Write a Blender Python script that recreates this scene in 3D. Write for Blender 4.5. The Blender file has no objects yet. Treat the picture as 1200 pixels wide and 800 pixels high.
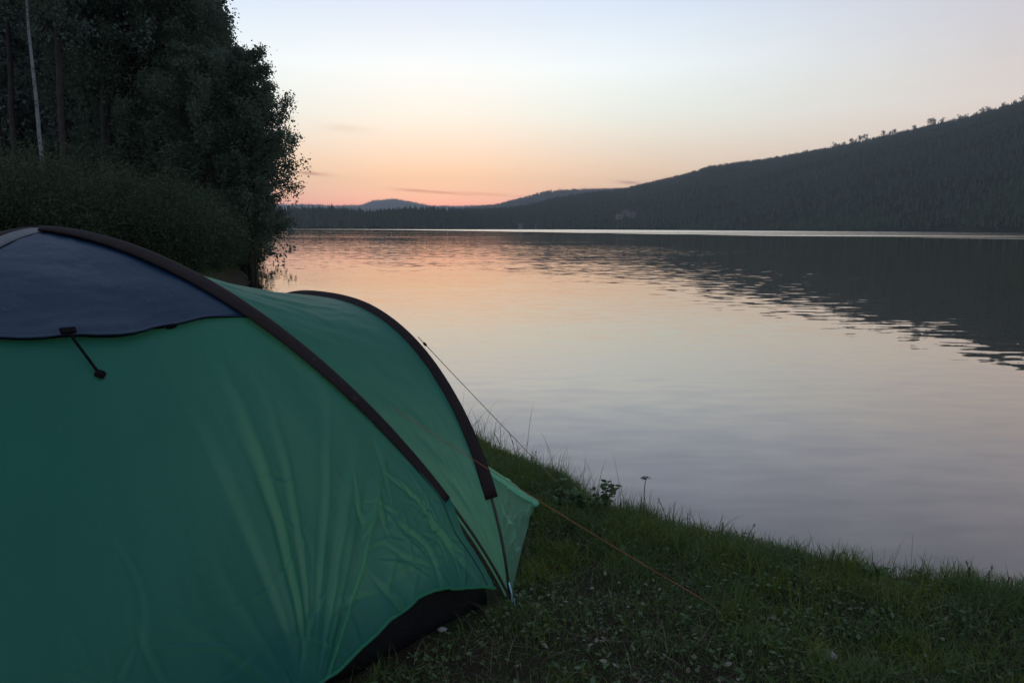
import bpy, math, numpy as np
from mathutils import Matrix, Vector
R = np.random.RandomState
scene = bpy.context.scene
COL = scene.collection
PI = math.pi

# ------------------------------------------------------------------ camera
CAM_H = 1.35
FPX = 942.0                      # focal length in pixels of a 1200 px wide frame
PITCH = math.atan(133 / FPX)
ROLL = math.radians(0.2)
cam = bpy.data.cameras.new('camera')
cam.sensor_width = 36
cam.lens = 36 * FPX / 1200
cam.clip_start = 0.05
cam.clip_end = 60000
cam_o = bpy.data.objects.new('camera', cam)
COL.objects.link(cam_o)
cam_o.matrix_world = (Matrix.Translation((0, 0, CAM_H)) @ Matrix.Rotation(PI / 2 - PITCH, 4, 'X')
                      @ Matrix.Rotation(ROLL, 4, 'Z'))
scene.camera = cam_o


def ray(u, v):
    a = (u - 600) / FPX
    b = (400 - v) / FPX
    a, b = a * math.cos(ROLL) - b * math.sin(ROLL), b * math.cos(ROLL) + a * math.sin(ROLL)
    return np.array([a, math.cos(PITCH) + b * math.sin(PITCH), -math.sin(PITCH) + b * math.cos(PITCH)])


def azel(u, v):
    d = ray(u, v)
    return math.degrees(math.atan2(d[0], d[1])), d[2] / math.hypot(d[0], d[1])


# ------------------------------------------------------------------ noise
_perm = R(7).permutation(256)
_perm = np.concatenate([_perm, _perm, _perm])
_gr = R(8).normal(0, 1, (256, 3)); _gr /= np.linalg.norm(_gr, axis=1)[:, None]


def vnoise(x, y, z=0.0):
    """gradient noise, about -1..1"""
    x, y, z = np.broadcast_arrays(np.asarray(x, float), np.asarray(y, float), np.asarray(z, float))
    xi, yi, zi = np.floor(x).astype(int), np.floor(y).astype(int), np.floor(z).astype(int)
    fx, fy, fz = x - xi, y - yi, z - zi
    s = lambda t: t * t * t * (t * (t * 6 - 15) + 10)
    sx, sy, sz = s(fx), s(fy), s(fz)
    r = 0
    for dx in (0, 1):
        for dy in (0, 1):
            for dz in (0, 1):
                w = (sx if dx else 1 - sx) * (sy if dy else 1 - sy) * (sz if dz else 1 - sz)
                gi = _gr[_perm[_perm[_perm[(xi + dx) & 255] + ((yi + dy) & 255)] + ((zi + dz) & 255)]]
                r = r + w * (gi[..., 0] * (fx - dx) + gi[..., 1] * (fy - dy) + gi[..., 2] * (fz - dz))
    return 1.5 * r


def fbm(x, y, z=0.0, o=4):
    r, a, f = 0, 1.0, 1.0
    for i in range(o):
        r = r + a * vnoise(np.asarray(x) * f + 17.3 * i, np.asarray(y) * f + 5.1 * i, np.asarray(z) * f)
        a *= .5
        f *= 2.03
    return r


def sstep(a, b, x):
    t = np.clip((np.asarray(x, float) - a) / (b - a), 0, 1)
    return t * t * (3 - 2 * t)


# ------------------------------------------------------------------ objects
def tag(o, label=None, cat=None, group=None, kind=None):
    if label: o['label'] = label
    if cat: o['category'] = cat
    if group: o['group'] = group
    if kind: o['kind'] = kind
    return o


def empty(name, loc=(0, 0, 0), rz=0.0):
    o = bpy.data.objects.new(name, None)
    o.empty_display_size = .1
    o.location = loc
    o.rotation_euler = (0, 0, rz)
    COL.objects.link(o)
    return o


def mesh_data(name, V, F, mat, smooth=True):
    """F: list of int arrays, each (n, k) for k-gons"""
    me = bpy.data.meshes.new(name)
    V = np.asarray(V, np.float32).reshape(-1, 3)
    if isinstance(F, np.ndarray): F = [F]
    F = [np.asarray(f, np.int32) for f in F if len(f)]
    loops = np.concatenate([f.ravel() for f in F])
    tot = np.concatenate([np.full(len(f), f.shape[1], np.int32) for f in F])
    start = np.concatenate([[0], np.cumsum(tot)[:-1]]).astype(np.int32)
    me.vertices.add(len(V)); me.vertices.foreach_set('co', V.ravel())
    me.loops.add(len(loops)); me.loops.foreach_set('vertex_index', loops)
    me.polygons.add(len(tot)); me.polygons.foreach_set('loop_start', start)
    me.polygons.foreach_set('loop_total', tot)
    me.polygons.foreach_set('use_smooth', np.full(len(tot), smooth))
    me.materials.append(mat)
    me.update(calc_edges=True)
    me.validate()
    return me


def obj(name, V, F, mat, parent=None, smooth=True, loc=None):
    o = bpy.data.objects.new(name, mesh_data(name, V, F, mat, smooth))
    COL.objects.link(o)
    if parent is not None: o.parent = parent
    if loc is not None: o.location = loc
    return o


def dup(root, loc, rz=0.0, sc=1.0, tilt=(0, 0)):
    r = root.copy(); COL.objects.link(r)
    r.location = loc; r.rotation_euler = (tilt[0], tilt[1], rz)
    r.scale = (sc, sc, sc) if not hasattr(sc, '__len__') else sc
    for ch in list(root.children):
        c = ch.copy(); COL.objects.link(c); c.parent = r
        for g in list(ch.children):
            d = g.copy(); COL.objects.link(d); d.parent = c
    return r


def join(parts):
    V, Q, T, n = [], [], [], 0
    for v, f in parts:
        v = np.asarray(v).reshape(-1, 3)
        V.append(v)
        for g in (f if isinstance(f, list) else [f]):
            g = np.asarray(g)
            (Q if g.shape[1] == 4 else T).append(g + n)
        n += len(v)
    F = []
    if Q: F.append(np.concatenate(Q))
    if T: F.append(np.concatenate(T))
    return np.concatenate(V), F


def grid_faces(nu, nv, close_v=False):
    i, j = np.meshgrid(np.arange(nu - 1), np.arange(nv if close_v else nv - 1), indexing='ij')
    j2 = (j + 1) % nv
    return np.stack([i * nv + j, (i + 1) * nv + j, (i + 1) * nv + j2, i * nv + j2], -1).reshape(-1, 4)


def tube(P, rad, sides=6, flat=None, cap=True):
    """tube along P; rad scalar/array; flat = (normals, ratio): cross section flattened along the normals"""
    P = np.asarray(P, float)
    n = len(P)
    T = np.gradient(P, axis=0)
    T /= np.linalg.norm(T, axis=1)[:, None] + 1e-12
    if flat is not None:
        N = np.asarray(flat[0], float)
        N = np.broadcast_to(N, P.shape).copy()
        ratio = flat[1]
    else:
        up = np.array([0, 0, 1.]) if abs(T[:, 2]).mean() < .8 else np.array([1., 0, 0])
        N = np.broadcast_to(up, P.shape).copy()
        ratio = 1.0
    N -= T * (N * T).sum(1)[:, None]
    N /= np.linalg.norm(N, axis=1)[:, None] + 1e-12
    B = np.cross(T, N)
    a = np.arange(sides) / sides * 2 * PI
    rad = np.broadcast_to(np.asarray(rad, float), (n,))
    V = (P[:, None] + rad[:, None, None] * (np.cos(a)[None, :, None] * B[:, None] + ratio * np.sin(a)[None, :, None] * N[:, None]))
    V = V.reshape(-1, 3)
    F = [grid_faces(n, sides, True)]
    if cap:
        k = len(V)
        V = np.concatenate([V, P[:1], P[-1:]])
        i = np.arange(sides)
        F.append(np.concatenate([np.stack([np.full(sides, k), i, (i + 1) % sides], -1),
                                 np.stack([np.full(sides, k + 1), (n - 1) * sides + (i + 1) % sides, (n - 1) * sides + i], -1)]))
    return V, F


def box(x0, x1, y0, y1, z0, z1):
    V = np.array([[x, y, z] for x in (x0, x1) for y in (y0, y1) for z in (z0, z1)], float)
    F = np.array([[0, 1, 3, 2], [4, 6, 7, 5], [0, 4, 5, 1], [2, 3, 7, 6], [0, 2, 6, 4], [1, 5, 7, 3]])
    return V, F


def sheet(V, nu, nv):
    return V.reshape(-1, 3), [grid_faces(nu, nv)]


def solid(V, nu, nv, th):
    """a grid sheet given thickness th along its normals (returns V, F)"""
    G = V.reshape(nu, nv, 3)
    N = grid_normals(G)
    A = G + N * th / 2
    B = G - N * th / 2
    Vv = np.concatenate([A.reshape(-1, 3), B.reshape(-1, 3)])
    f = grid_faces(nu, nv)
    k = nu * nv
    F = [f, f[:, ::-1] + k]
    idx = np.arange(k).reshape(nu, nv)
    loop = np.concatenate([idx[0, :], idx[1:, -1], idx[-1, -2::-1], idx[-2:0:-1, 0]])
    l2 = np.roll(loop, -1)
    F.append(np.stack([l2, loop, loop + k, l2 + k], -1))
    return Vv, [np.concatenate(F)]


def grid_normals(G):
    du = np.gradient(G, axis=0)
    dv = np.gradient(G, axis=1)
    N = np.cross(du, dv)
    l = np.linalg.norm(N, axis=2)[..., None]
    return N / np.maximum(l, 1e-9)


# ------------------------------------------------------------------ materials
class NT:
    def __init__(s, tree): s.t = tree
    def n(s, typ, **kw):
        nd = s.t.nodes.new(typ)
        for k, v in kw.items():
            if k.startswith('_'):
                nd.inputs[int(k[1:])].default_value = v
            elif k in nd.inputs.keys() and not hasattr(nd, k):
                nd.inputs[k].default_value = v
            else:
                setattr(nd, k, v)
        return nd
    def l(s, a, b): s.t.links.new(a, b)
    def math(s, op, a, b=0.0, c=None, clamp=False):
        nd = s.t.nodes.new('ShaderNodeMath'); nd.operation = op; nd.use_clamp = clamp
        for i, x in enumerate((a, b, c)):
            if x is None: continue
            if hasattr(x, 'links'): s.l(x, nd.inputs[i])
            else: nd.inputs[i].default_value = x
        return nd.outputs[0]
    def vmath(s, op, a, b=None, scale=None):
        nd = s.t.nodes.new('ShaderNodeVectorMath'); nd.operation = op
        for i, x in enumerate((a, b)):
            if x is None: continue
            if hasattr(x, 'links'): s.l(x, nd.inputs[i])
            else: nd.inputs[i].default_value = x
        if scale is not None:
            if hasattr(scale, 'links'): s.l(scale, nd.inputs['Scale'])
            else: nd.inputs['Scale'].default_value = scale
        return nd
    def mix(s, fac, a, b, mode='MIX'):
        nd = s.t.nodes.new('ShaderNodeMix'); nd.data_type = 'RGBA'; nd.blend_type = mode
        for k, x in ((0, fac), (6, a), (7, b)):
            if hasattr(x, 'links'): s.l(x, nd.inputs[k])
            else: nd.inputs[k].default_value = x
        return nd.outputs[2]
    def ramp(s, fac, stops, interp='LINEAR'):
        nd = s.t.nodes.new('ShaderNodeValToRGB')
        cr = nd.color_ramp; cr.interpolation = interp
        while len(cr.elements) > 1: cr.elements.remove(cr.elements[-1])
        for i, (p, c) in enumerate(stops):
            e = cr.elements[0] if i == 0 else cr.elements.new(p)
            e.position = p; e.color = (*c[:3], 1) if hasattr(c, '__len__') else (c, c, c, 1)
        s.l(fac, nd.inputs[0])
        return nd.outputs[0]
    def smooth(s, a, b, x):
        nd = s.t.nodes.new('ShaderNodeMapRange'); nd.interpolation_type = 'SMOOTHSTEP'
        s.l(x, nd.inputs[0]); nd.inputs[1].default_value = a; nd.inputs[2].default_value = b
        return nd.outputs[0]


def new_mat(name):
    m = bpy.data.materials.new(name); m.use_nodes = True
    t = NT(m.node_tree); m.node_tree.nodes.clear()
    out = t.n('ShaderNodeOutputMaterial')
    return m, t, out


def c4(c): return (*c, 1)


def mat_plain(name, col, rough=.6, var=.25, scale=20, spec=.3, metallic=0.0):
    m, t, out = new_mat(name)
    tc = t.n('ShaderNodeTexCoord')
    nz = t.n('ShaderNodeTexNoise', Scale=scale, Detail=4.0)
    t.l(tc.outputs['Object'], nz.inputs['Vector'])
    f = t.math('MULTIPLY_ADD', nz.outputs[0], 2 * var, 1 - var)
    c = t.vmath('SCALE', c4(col)[:3], scale=f)
    p = t.n('ShaderNodeBsdfPrincipled', Roughness=rough, Metallic=metallic)
    p.inputs['Specular IOR Level'].default_value = spec
    t.l(c.outputs[0], p.inputs['Base Color'])
    t.l(p.outputs[0], out.inputs[0])
    return m


def mat_fabric(name, col, col2, rough=.5, transl=.3, tcol=None, spec=.35, crease=.5):
    m, t, out = new_mat(name)
    tc = t.n('ShaderNodeTexCoord')
    nz = t.n('ShaderNodeTexNoise', Scale=2.3, Detail=5.0, Roughness=.6)
    t.l(tc.outputs['Object'], nz.inputs['Vector'])
    c = t.mix(t.smooth(.35, .68, nz.outputs[0]), c4(col), c4(col2))
    # faint dust specks
    nd = t.n('ShaderNodeTexNoise', Scale=60.0, Detail=3.0)
    t.l(tc.outputs['Object'], nd.inputs['Vector'])
    c = t.mix(t.math('MULTIPLY', t.smooth(.6, .8, nd.outputs[0]), .12), c, (.25, .25, .22, 1))
    # weave + small creases
    w1 = t.n('ShaderNodeTexNoise', Scale=420.0, Detail=1.0)
    t.l(tc.outputs['Object'], w1.inputs['Vector'])
    w2 = t.n('ShaderNodeTexNoise', Scale=14.0, Detail=6.0, Roughness=.62, Distortion=.4)
    t.l(tc.outputs['Object'], w2.inputs['Vector'])
    b1 = t.n('ShaderNodeBump', Strength=.12, Distance=.002)
    t.l(w1.outputs[0], b1.inputs['Height'])
    b2 = t.n('ShaderNodeBump', Strength=crease, Distance=.006)
    t.l(w2.outputs[0], b2.inputs['Height']); t.l(b1.outputs[0], b2.inputs['Normal'])
    p = t.n('ShaderNodeBsdfPrincipled', Roughness=rough)
    p.inputs['Specular IOR Level'].default_value = spec
    t.l(c, p.inputs['Base Color']); t.l(b2.outputs[0], p.inputs['Normal'])
    if transl > 0:
        tr = t.n('ShaderNodeBsdfTranslucent')
        if tcol: tr.inputs[0].default_value = c4(tcol)
        else: t.l(c, tr.inputs[0])
        t.l(b2.outputs[0], tr.inputs['Normal'])
        mx = t.n('ShaderNodeMixShader', _0=transl)
        t.l(p.outputs[0], mx.inputs[1]); t.l(tr.outputs[0], mx.inputs[2])
        t.l(mx.outputs[0], out.inputs[0])
    else:
        t.l(p.outputs[0], out.inputs[0])
    return m


def mat_leaf(name, cols, rough=.55, transl=.45, spec=.25):
    m, t, out = new_mat(name)
    g = t.n('ShaderNodeNewGeometry')
    c = t.ramp(g.outputs['Random Per Island'], [(i / max(1, len(cols) - 1), k) for i, k in enumerate(cols)])
    p = t.n('ShaderNodeBsdfPrincipled', Roughness=rough)
    p.inputs['Specular IOR Level'].default_value = spec
    t.l(c, p.inputs['Base Color'])
    if transl:
        tr = t.n('ShaderNodeBsdfTranslucent')
        t.l(c, tr.inputs[0])
        mx = t.n('ShaderNodeMixShader', _0=transl)
        t.l(p.outputs[0], mx.inputs[1]); t.l(tr.outputs[0], mx.inputs[2])
        t.l(mx.outputs[0], out.inputs[0])
    else:
        t.l(p.outputs[0], out.inputs[0])
    return m


def mat_birch():
    m, t, out = new_mat('birch_bark')
    tc = t.n('ShaderNodeTexCoord')
    mp = t.n('ShaderNodeMapping'); mp.inputs['Scale'].default_value = (3, 3, 9)
    t.l(tc.outputs['Object'], mp.inputs[0])
    nz = t.n('ShaderNodeTexNoise', Scale=1.2, Detail=6.0, Roughness=.7)
    t.l(mp.outputs[0], nz.inputs['Vector'])
    c = t.mix(t.smooth(.52, .66, nz.outputs[0]), (.17, .20, .20, 1), (.035, .03, .028, 1))
    p = t.n('ShaderNodeBsdfPrincipled', Roughness=.75)
    t.l(c, p.inputs['Base Color']); t.l(p.outputs[0], out.inputs[0])
    return m


def mat_ground():
    m, t, out = new_mat('ground_soil')
    g = t.n('ShaderNodeNewGeometry')
    n1 = t.n('ShaderNodeTexNoise', Scale=1.3, Detail=8.0, Roughness=.65)
    n2 = t.n('ShaderNodeTexNoise', Scale=45.0, Detail=6.0, Roughness=.7)
    for n in (n1, n2): t.l(g.outputs['Position'], n.inputs['Vector'])
    c = t.mix(t.smooth(.4, .62, n1.outputs[0]), (.030, .022, .014, 1), (.022, .030, .011, 1))
    c = t.mix(t.smooth(.52, .72, n2.outputs[0]), c, (.055, .045, .03, 1))
    b = t.n('ShaderNodeBump', Strength=.9, Distance=.03)
    t.l(n2.outputs[0], b.inputs['Height'])
    p = t.n('ShaderNodeBsdfPrincipled', Roughness=.9)
    p.inputs['Specular IOR Level'].default_value = .15
    t.l(c, p.inputs['Base Color']); t.l(b.outputs[0], p.inputs['Normal'])
    t.l(p.outputs[0], out.inputs[0])
    return m


def mat_hill():
    m, t, out = new_mat('forest_floor')
    g = t.n('ShaderNodeNewGeometry')
    n1 = t.n('ShaderNodeTexNoise', Scale=.012, Detail=8.0, Roughness=.6)
    t.l(g.outputs['Position'], n1.inputs['Vector'])
    c = t.mix(t.smooth(.4, .62, n1.outputs[0]), (.022, .028, .020, 1), (.035, .045, .026, 1))
    p = t.n('ShaderNodeBsdfDiffuse')
    t.l(c, p.inputs[0]); t.l(p.outputs[0], out.inputs[0])
    return m


def mat_water():
    m, t, out = new_mat('lake_water')
    g = t.n('ShaderNodeNewGeometry')
    pos = g.outputs['Position']
    sep = t.n('ShaderNodeSeparateXYZ'); t.l(pos, sep.inputs[0])

    def nz(scale, detail=2.0, sx=1.0, sy=1.0, rough=.5):
        mp = t.n('ShaderNodeMapping'); mp.inputs['Scale'].default_value = (sx, sy, 1)
        t.l(pos, mp.inputs[0])
        n = t.n('ShaderNodeTexNoise', Scale=scale, Detail=detail, Roughness=rough)
        t.l(mp.outputs[0], n.inputs['Vector'])
        return n
    half = (.5, .5, .5)
    # gentle swell, ripples, capillary waves
    s1 = t.vmath('SUBTRACT', nz(.5, 2.0, .4, 1.).outputs[1], half).outputs[0]
    s2 = t.vmath('SUBTRACT', nz(3.4, 2.0, .38, 1.).outputs[1], half).outputs[0]
    s3 = t.vmath('SUBTRACT', nz(7.0, 3.0).outputs[1], half).outputs[0]
    # breeze patches, long across the lake
    patch = nz(.02, 3.0, .35, 1.).outputs[0]
    calm = t.math('MULTIPLY_ADD', t.smooth(.38, .66, patch), 1.0, .45)
    # a ruffled belt towards the far shore, streaked with calm slicks
    yw = t.math('ADD', sep.outputs[1], t.math('MULTIPLY', t.math('SUBTRACT', nz(.006, 3.0, .3, 1.).outputs[0], .5), 70.))
    belt = t.smooth(128., 160., t.math('SUBTRACT', yw, t.math('MULTIPLY', t.smooth(160., -160., sep.outputs[0]), 620.)))
    for y0, w0 in ((205., 16.),):
        dq = t.math('ABSOLUTE', t.math('SUBTRACT', t.math('MULTIPLY_ADD', nz(.012, 2.0, .2, .1).outputs[0], 60., t.math('MULTIPLY_ADD', sep.outputs[0], .28, sep.outputs[1])), y0 + 70.))
        belt = t.math('MULTIPLY', belt, t.smooth(w0 * .6, w0, dq))
    slick = t.smooth(.50, .56, nz(.022, 2.0, .05, 1.).outputs[0])
    belt = t.math('MULTIPLY', belt, t.math('SUBTRACT', 1.0, t.math('MULTIPLY', slick, t.smooth(520., 380., sep.outputs[1]))))
    left = t.math('MULTIPLY', t.smooth(40., -25., sep.outputs[0]), t.smooth(35., 90., sep.outputs[1]))
    a1 = t.math('MULTIPLY_ADD', calm, .032, 0.0)
    a2 = t.math('MULTIPLY', calm, t.math('MULTIPLY_ADD', left, .03, .080))
    a3 = t.math('ADD', t.math('MULTIPLY', calm, .004), t.math('MULTIPLY', left, .03))
    sl = t.vmath('ADD', t.vmath('SCALE', s1, scale=a1).outputs[0], t.vmath('SCALE', s2, scale=a2).outputs[0]).outputs[0]
    sl = t.vmath('ADD', sl, t.vmath('SCALE', s3, scale=a3).outputs[0]).outputs[0]
    sl = t.vmath('MULTIPLY', sl, (1, 1, 0)).outputs[0]
    # wind chop in the belt: only the faces turned to this shore show at such a flat angle
    ab = t.vmath('ABSOLUTE', s3).outputs[0]
    chop = t.vmath('MULTIPLY', t.vmath('ADD', t.vmath('SCALE', ab, scale=.55).outputs[0], (0, .05, 0)).outputs[0], (.0, -1, 0)).outputs[0]
    sl = t.vmath('ADD', sl, t.vmath('SCALE', chop, scale=belt).outputs[0]).outputs[0]
    nrm = t.vmath('NORMALIZE', t.vmath('ADD', sl, (0, 0, 1)).outputs[0]).outputs[0]
    fr = t.n('ShaderNodeFresnel', IOR=1.333); t.l(nrm, fr.inputs['Normal'])
    fac = t.math('POWER', fr.outputs[0], .62)
    gl = t.n('ShaderNodeBsdfGlossy', Roughness=.012); gl.inputs[0].default_value = (1, .945, .885, 1)
    t.l(nrm, gl.inputs['Normal'])
    df = t.n('ShaderNodeBsdfDiffuse'); df.inputs[0].default_value = (.030, .024, .016, 1)
    mx = t.n('ShaderNodeMixShader')
    t.l(fac, mx.inputs[0]); t.l(df.outputs[0], mx.inputs[1]); t.l(gl.outputs[0], mx.inputs[2])
    t.l(mx.outputs[0], out.inputs[0])
    return m


M = {}
M['ground'] = mat_ground()
M['hill'] = mat_hill()
M['water'] = mat_water()
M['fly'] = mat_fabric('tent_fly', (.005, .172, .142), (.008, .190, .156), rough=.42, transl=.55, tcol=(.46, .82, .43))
M['inner'] = mat_fabric('inner_cloth', (.10, .12, .12), (.13, .15, .15), rough=.7, transl=.12)
M['seam'] = mat_fabric('tent_seam', (.005, .07, .055), (.007, .08, .06), rough=.5, transl=0)
M['wing'] = mat_fabric('tent_wing_backlit', (.10, .34, .21), (.12, .37, .23), rough=.45, transl=.76, tcol=(.62, .97, .78), crease=.7)  # paler than the fly: backlight on the wing put into its colour
M['cap'] = mat_fabric('tent_cap', (.0035, .021, .050), (.0045, .026, .058), rough=.38, transl=.06, crease=.4)
M['sleeve'] = mat_fabric('sleeve_band', (.017, .0125, .0125), (.024, .018, .0175), rough=.75, transl=0, crease=.4, spec=.10)
M['sleeve_sheen'] = mat_fabric('sleeve_sky_sheen', (.075, .085, .09), (.12, .13, .13), rough=.5, transl=0, crease=.3)  # same dark sleeve cloth, sky sheen painted in as lighter grey
M['tub'] = mat_fabric('tub_fabric', (.006, .006, .008), (.009, .009, .010), rough=.6, transl=0, spec=.15)
M['pole'] = mat_plain('pole_black', (.012, .012, .014), .35, .15, 60, .5)
M['web'] = mat_plain('webbing_pale', (.30, .50, .60), .6, .2, 90)
M['cord'] = mat_plain('cord_orange', (.30, .105, .045), .7, .25, 120)
M['cord_dull'] = mat_plain('cord_dull', (.30, .20, .10), .7, .25, 120)
M['black'] = mat_plain('black_plastic', (.006, .005, .006), .8, .2, 80, .08)
M['birch'] = mat_birch()
M['bark'] = mat_plain('pine_bark', (.042, .038, .034), .85, .5, 6, .2)
M['bark_dark'] = mat_plain('dark_bark', (.03, .024, .02), .9, .5, 6, .2)
M['leaf_birch'] = mat_leaf('birch_leaf', [(.072, .112, .074), (.082, .124, .080), (.092, .136, .086)])
M['leaf_willow'] = mat_leaf('willow_leaf', [(.046, .074, .036), (.056, .088, .042), (.066, .102, .048)])
M['needle'] = mat_leaf('conifer_needle', [(.070, .105, .086), (.085, .120, .095), (.098, .13, .10)], transl=.15)
M['far_tree'] = mat_leaf('far_conifer', [(.052, .068, .048), (.060, .078, .052), (.066, .085, .055)], transl=0, rough=.9, spec=.0)
M['grass'] = mat_leaf('grass_blade', [(.050, .100, .026), (.072, .130, .032), (.085, .150, .038), (.125, .140, .065)], transl=.4)
def patchy(m, tint):
    t = NT(m.node_tree); g = t.n('ShaderNodeNewGeometry')
    nz = t.n('ShaderNodeTexNoise', Scale=2.6, Detail=4.0, Roughness=.6); t.l(g.outputs['Position'], nz.inputs['Vector'])
    for nd in list(m.node_tree.nodes):
        if nd.type == 'VALTORGB':
            outs = [(l.to_socket) for l in nd.outputs[0].links]
            c = t.mix(t.smooth(.46, .62, nz.outputs[0]), nd.outputs[0], t.mix(1.0, nd.outputs[0], c4(tint), 'MULTIPLY'))
            for so_ in outs: t.l(c, so_)
patchy(M['grass'], (1.35, 1.15, .7))
M['herb'] = mat_leaf('herb_leaf', [(.045, .090, .034), (.066, .118, .042), (.095, .145, .07)], transl=.3)
M['thatch'] = mat_leaf('dead_grass', [(.06, .05, .03), (.11, .095, .06), (.17, .15, .10)], transl=.2)
M['litter'] = mat_leaf('dead_leaf', [(.07, .05, .032), (.12, .095, .065), (.20, .18, .14), (.10, .075, .05)], transl=.15)
M['stem'] = mat_plain('plant_stem', (.045, .06, .022), .7, .3, 60)
M['umbel'] = mat_plain('umbel_seed', (.07, .06, .045), .8, .3, 80)
M['stone'] = mat_plain('grey_stone', (.22, .22, .21), .85, .4, 25)
M['wall'] = mat_plain('weathered_wall', (.17, .17, .17), .8, .1, 1)
M['roof'] = mat_plain('dark_roof', (.05, .045, .045), .8, .2, 1)
M['glass'] = mat_plain('window_dark', (.03, .035, .04), .2, .1, 1, .5)

# ------------------------------------------------------------------ terrain
WATER_Z = -0.75
SHORE = np.array([[60, -70], [25, -18], [9, -1.6], [4.8, 1.9], [3.1, 2.95], [2.3, 3.42], [1.47, 3.82], [1.15, 4.02], [.88, 4.32], [.68, 4.85], [.25, 5.45],
                  [-.35, 6.2], [-1.4, 7.5], [-3.2, 10.5], [-6.0, 17], [-8.3, 24], [-9.6, 28.5], [-10.3, 31.5], [-12.5, 36],
                  [-20, 44], [-45, 60], [-140, 95], [-300, 160]], float)


def shore_dist(x, y):
    """signed distance to the waterline, positive on land"""
    x = np.asarray(x, float); y = np.asarray(y, float)
    best = np.full(x.shape, 1e18); sign = np.ones(x.shape)
    for (ax, ay), (bx, by) in zip(SHORE[:-1], SHORE[1:]):
        dx, dy = bx - ax, by - ay
        t = np.clip(((x - ax) * dx + (y - ay) * dy) / (dx * dx + dy * dy), 0, 1)
        px, py = ax + t * dx, ay + t * dy
        d = (x - px) ** 2 + (y - py) ** 2
        cr = dx * (y - ay) - dy * (x - ax)
        upd = d < best
        best = np.where(upd, d, best); sign = np.where(upd, np.where(cr > 0, 1., -1.), sign)
    return np.sqrt(best) * sign


def ground_z(x, y):
    d = shore_dist(x, y)
    w = d + .10 * fbm(np.asarray(x) * 1.3, np.asarray(y) * 1.3, o=3)
    land = np.interp(w, [-40, -8, -2, -.4, 0, .3, .6, .9, 1.5, 30, 60], [-6, -3, -1.6, -.95, -.75, -.25, -.055, -.01, 0, .0, .6])
    rough = .016 * fbm(np.asarray(x) * 2.1, np.asarray(y) * 2.1, 3.3, 4) + .008 * fbm(np.asarray(x) * 9, np.asarray(y) * 9, 1.3, 2)
    far = sstep(6, 30, np.hypot(x, y))
    rough = rough + far * .25 * fbm(np.asarray(x) * .15, np.asarray(y) * .15, 7.7, 3)
    return land + rough * sstep(-.5, .6, d)


n = 400
q = np.linspace(-1, 1, n)
k = 7.0
gx = .4 + 260 * np.sinh(k * q) / math.sinh(k)
gy = 3.0 + 260 * np.sinh(k * q) / math.sinh(k)
X, Y = np.meshgrid(gx, gy, indexing='ij')
Z = ground_z(X, Y)
o = obj('ground', np.stack([X, Y, Z], -1), grid_faces(n, n), M['ground'])
tag(o, 'grassy lake bank of dark soil', kind='structure')

q = np.linspace(-1, 1, 41)
gx = 9000 * np.sinh(5 * q) / math.sinh(5)
X, Y = np.meshgrid(gx, gx, indexing='ij')
o = obj('water', np.stack([X, Y, np.full_like(X, WATER_Z)], -1), grid_faces(41, 41), M['water'])
tag(o, 'calm lake reflecting the sunset sky', kind='structure')

# ------------------------------------------------------------------ hills
AZS = [-80, -60, -16, 0, 5, 15, 33, 60, 90]
DSH = [500, 600, 900, 1100, 1150, 1000, 650, 450, 400]


def shore_r(az): return np.interp(az, AZS, DSH)


def ridge_from_px(px, pre, post):
    pts = list(pre) + [azel(u, v) for u, v in px] + list(post)
    a = np.array(pts)
    return a[:, 0], a[:, 1]


def make_hill(name, label, px, pre, post, rd, sh, az0, az1, naz, tree_h, seed, bump=.35, plants=0, ridge_bias=.5, hs=(8, 15)):
    ra, re = ridge_from_px(px, pre, post)
    az = np.linspace(az0, az1, naz)
    el = np.interp(az, ra, re)
    dr = np.interp(az, rd[0], rd[1])
    ds = np.minimum(sh(az), dr * .93)
    hr = CAM_H + el * dr - tree_h
    hr = np.maximum(hr, WATER_Z + .6)

    def height(qq, hr_, az_, r_):
        h = WATER_Z + (hr_ - WATER_Z) * (qq * (1 + bump * (1 - qq)))
        x_, y_ = r_ * np.sin(np.radians(az_)), r_ * np.cos(np.radians(az_))
        h = h + (hr_ * .035) * fbm(x_ * .006, y_ * .006, seed, 4) * np.sin(PI * np.clip(qq, 0, 1))
        return h
    nq = 40
    qs = np.concatenate([[-.02], np.linspace(0, 1, nq), [1.15, 1.5, 2.2]])
    V = []
    for qq in qs:
        r = ds + (dr - ds) * qq
        if qq < 0: z = np.full_like(r, WATER_Z - 3)
        elif qq <= 1: z = height(qq, hr, az, r)
        else: z = hr - (hr - WATER_Z) * min(1., (qq - 1) ** 1.5 * .9) - (qq - 1) * 5
        V.append(np.stack([r * np.sin(np.radians(az)), r * np.cos(np.radians(az)), z], -1))
    V = np.stack(V)
    o = obj(name, V, grid_faces(len(qs), naz), M['hill'])
    tag(o, label, kind='structure')

    def point(a_, qq):
        d_ = np.interp(a_, az, dr); s_ = np.interp(a_, az, ds); h_ = np.interp(a_, az, hr)
        r = s_ + (d_ - s_) * qq
        return np.stack([r * np.sin(np.radians(a_)), r * np.cos(np.radians(a_)), height(qq, h_, a_, r)], -1)
    if plants:
        rs = R(seed)
        a_ = rs.uniform(az0, az1, plants)
        qq = rs.uniform(.004, 1, plants)
        nb = int(plants * ridge_bias)
        qq[:nb] = 1 - np.abs(rs.normal(0, .05, nb))
        qq = np.clip(qq, .004, 1.0)
        P = point(a_, qq)
        H = rs.uniform(hs[0], hs[1], plants) * (1 + .16 * rs.normal(0, 1, plants)).clip(.65, 1.5)
        return point, forest(P, H, rs)
    return point, None


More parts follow.
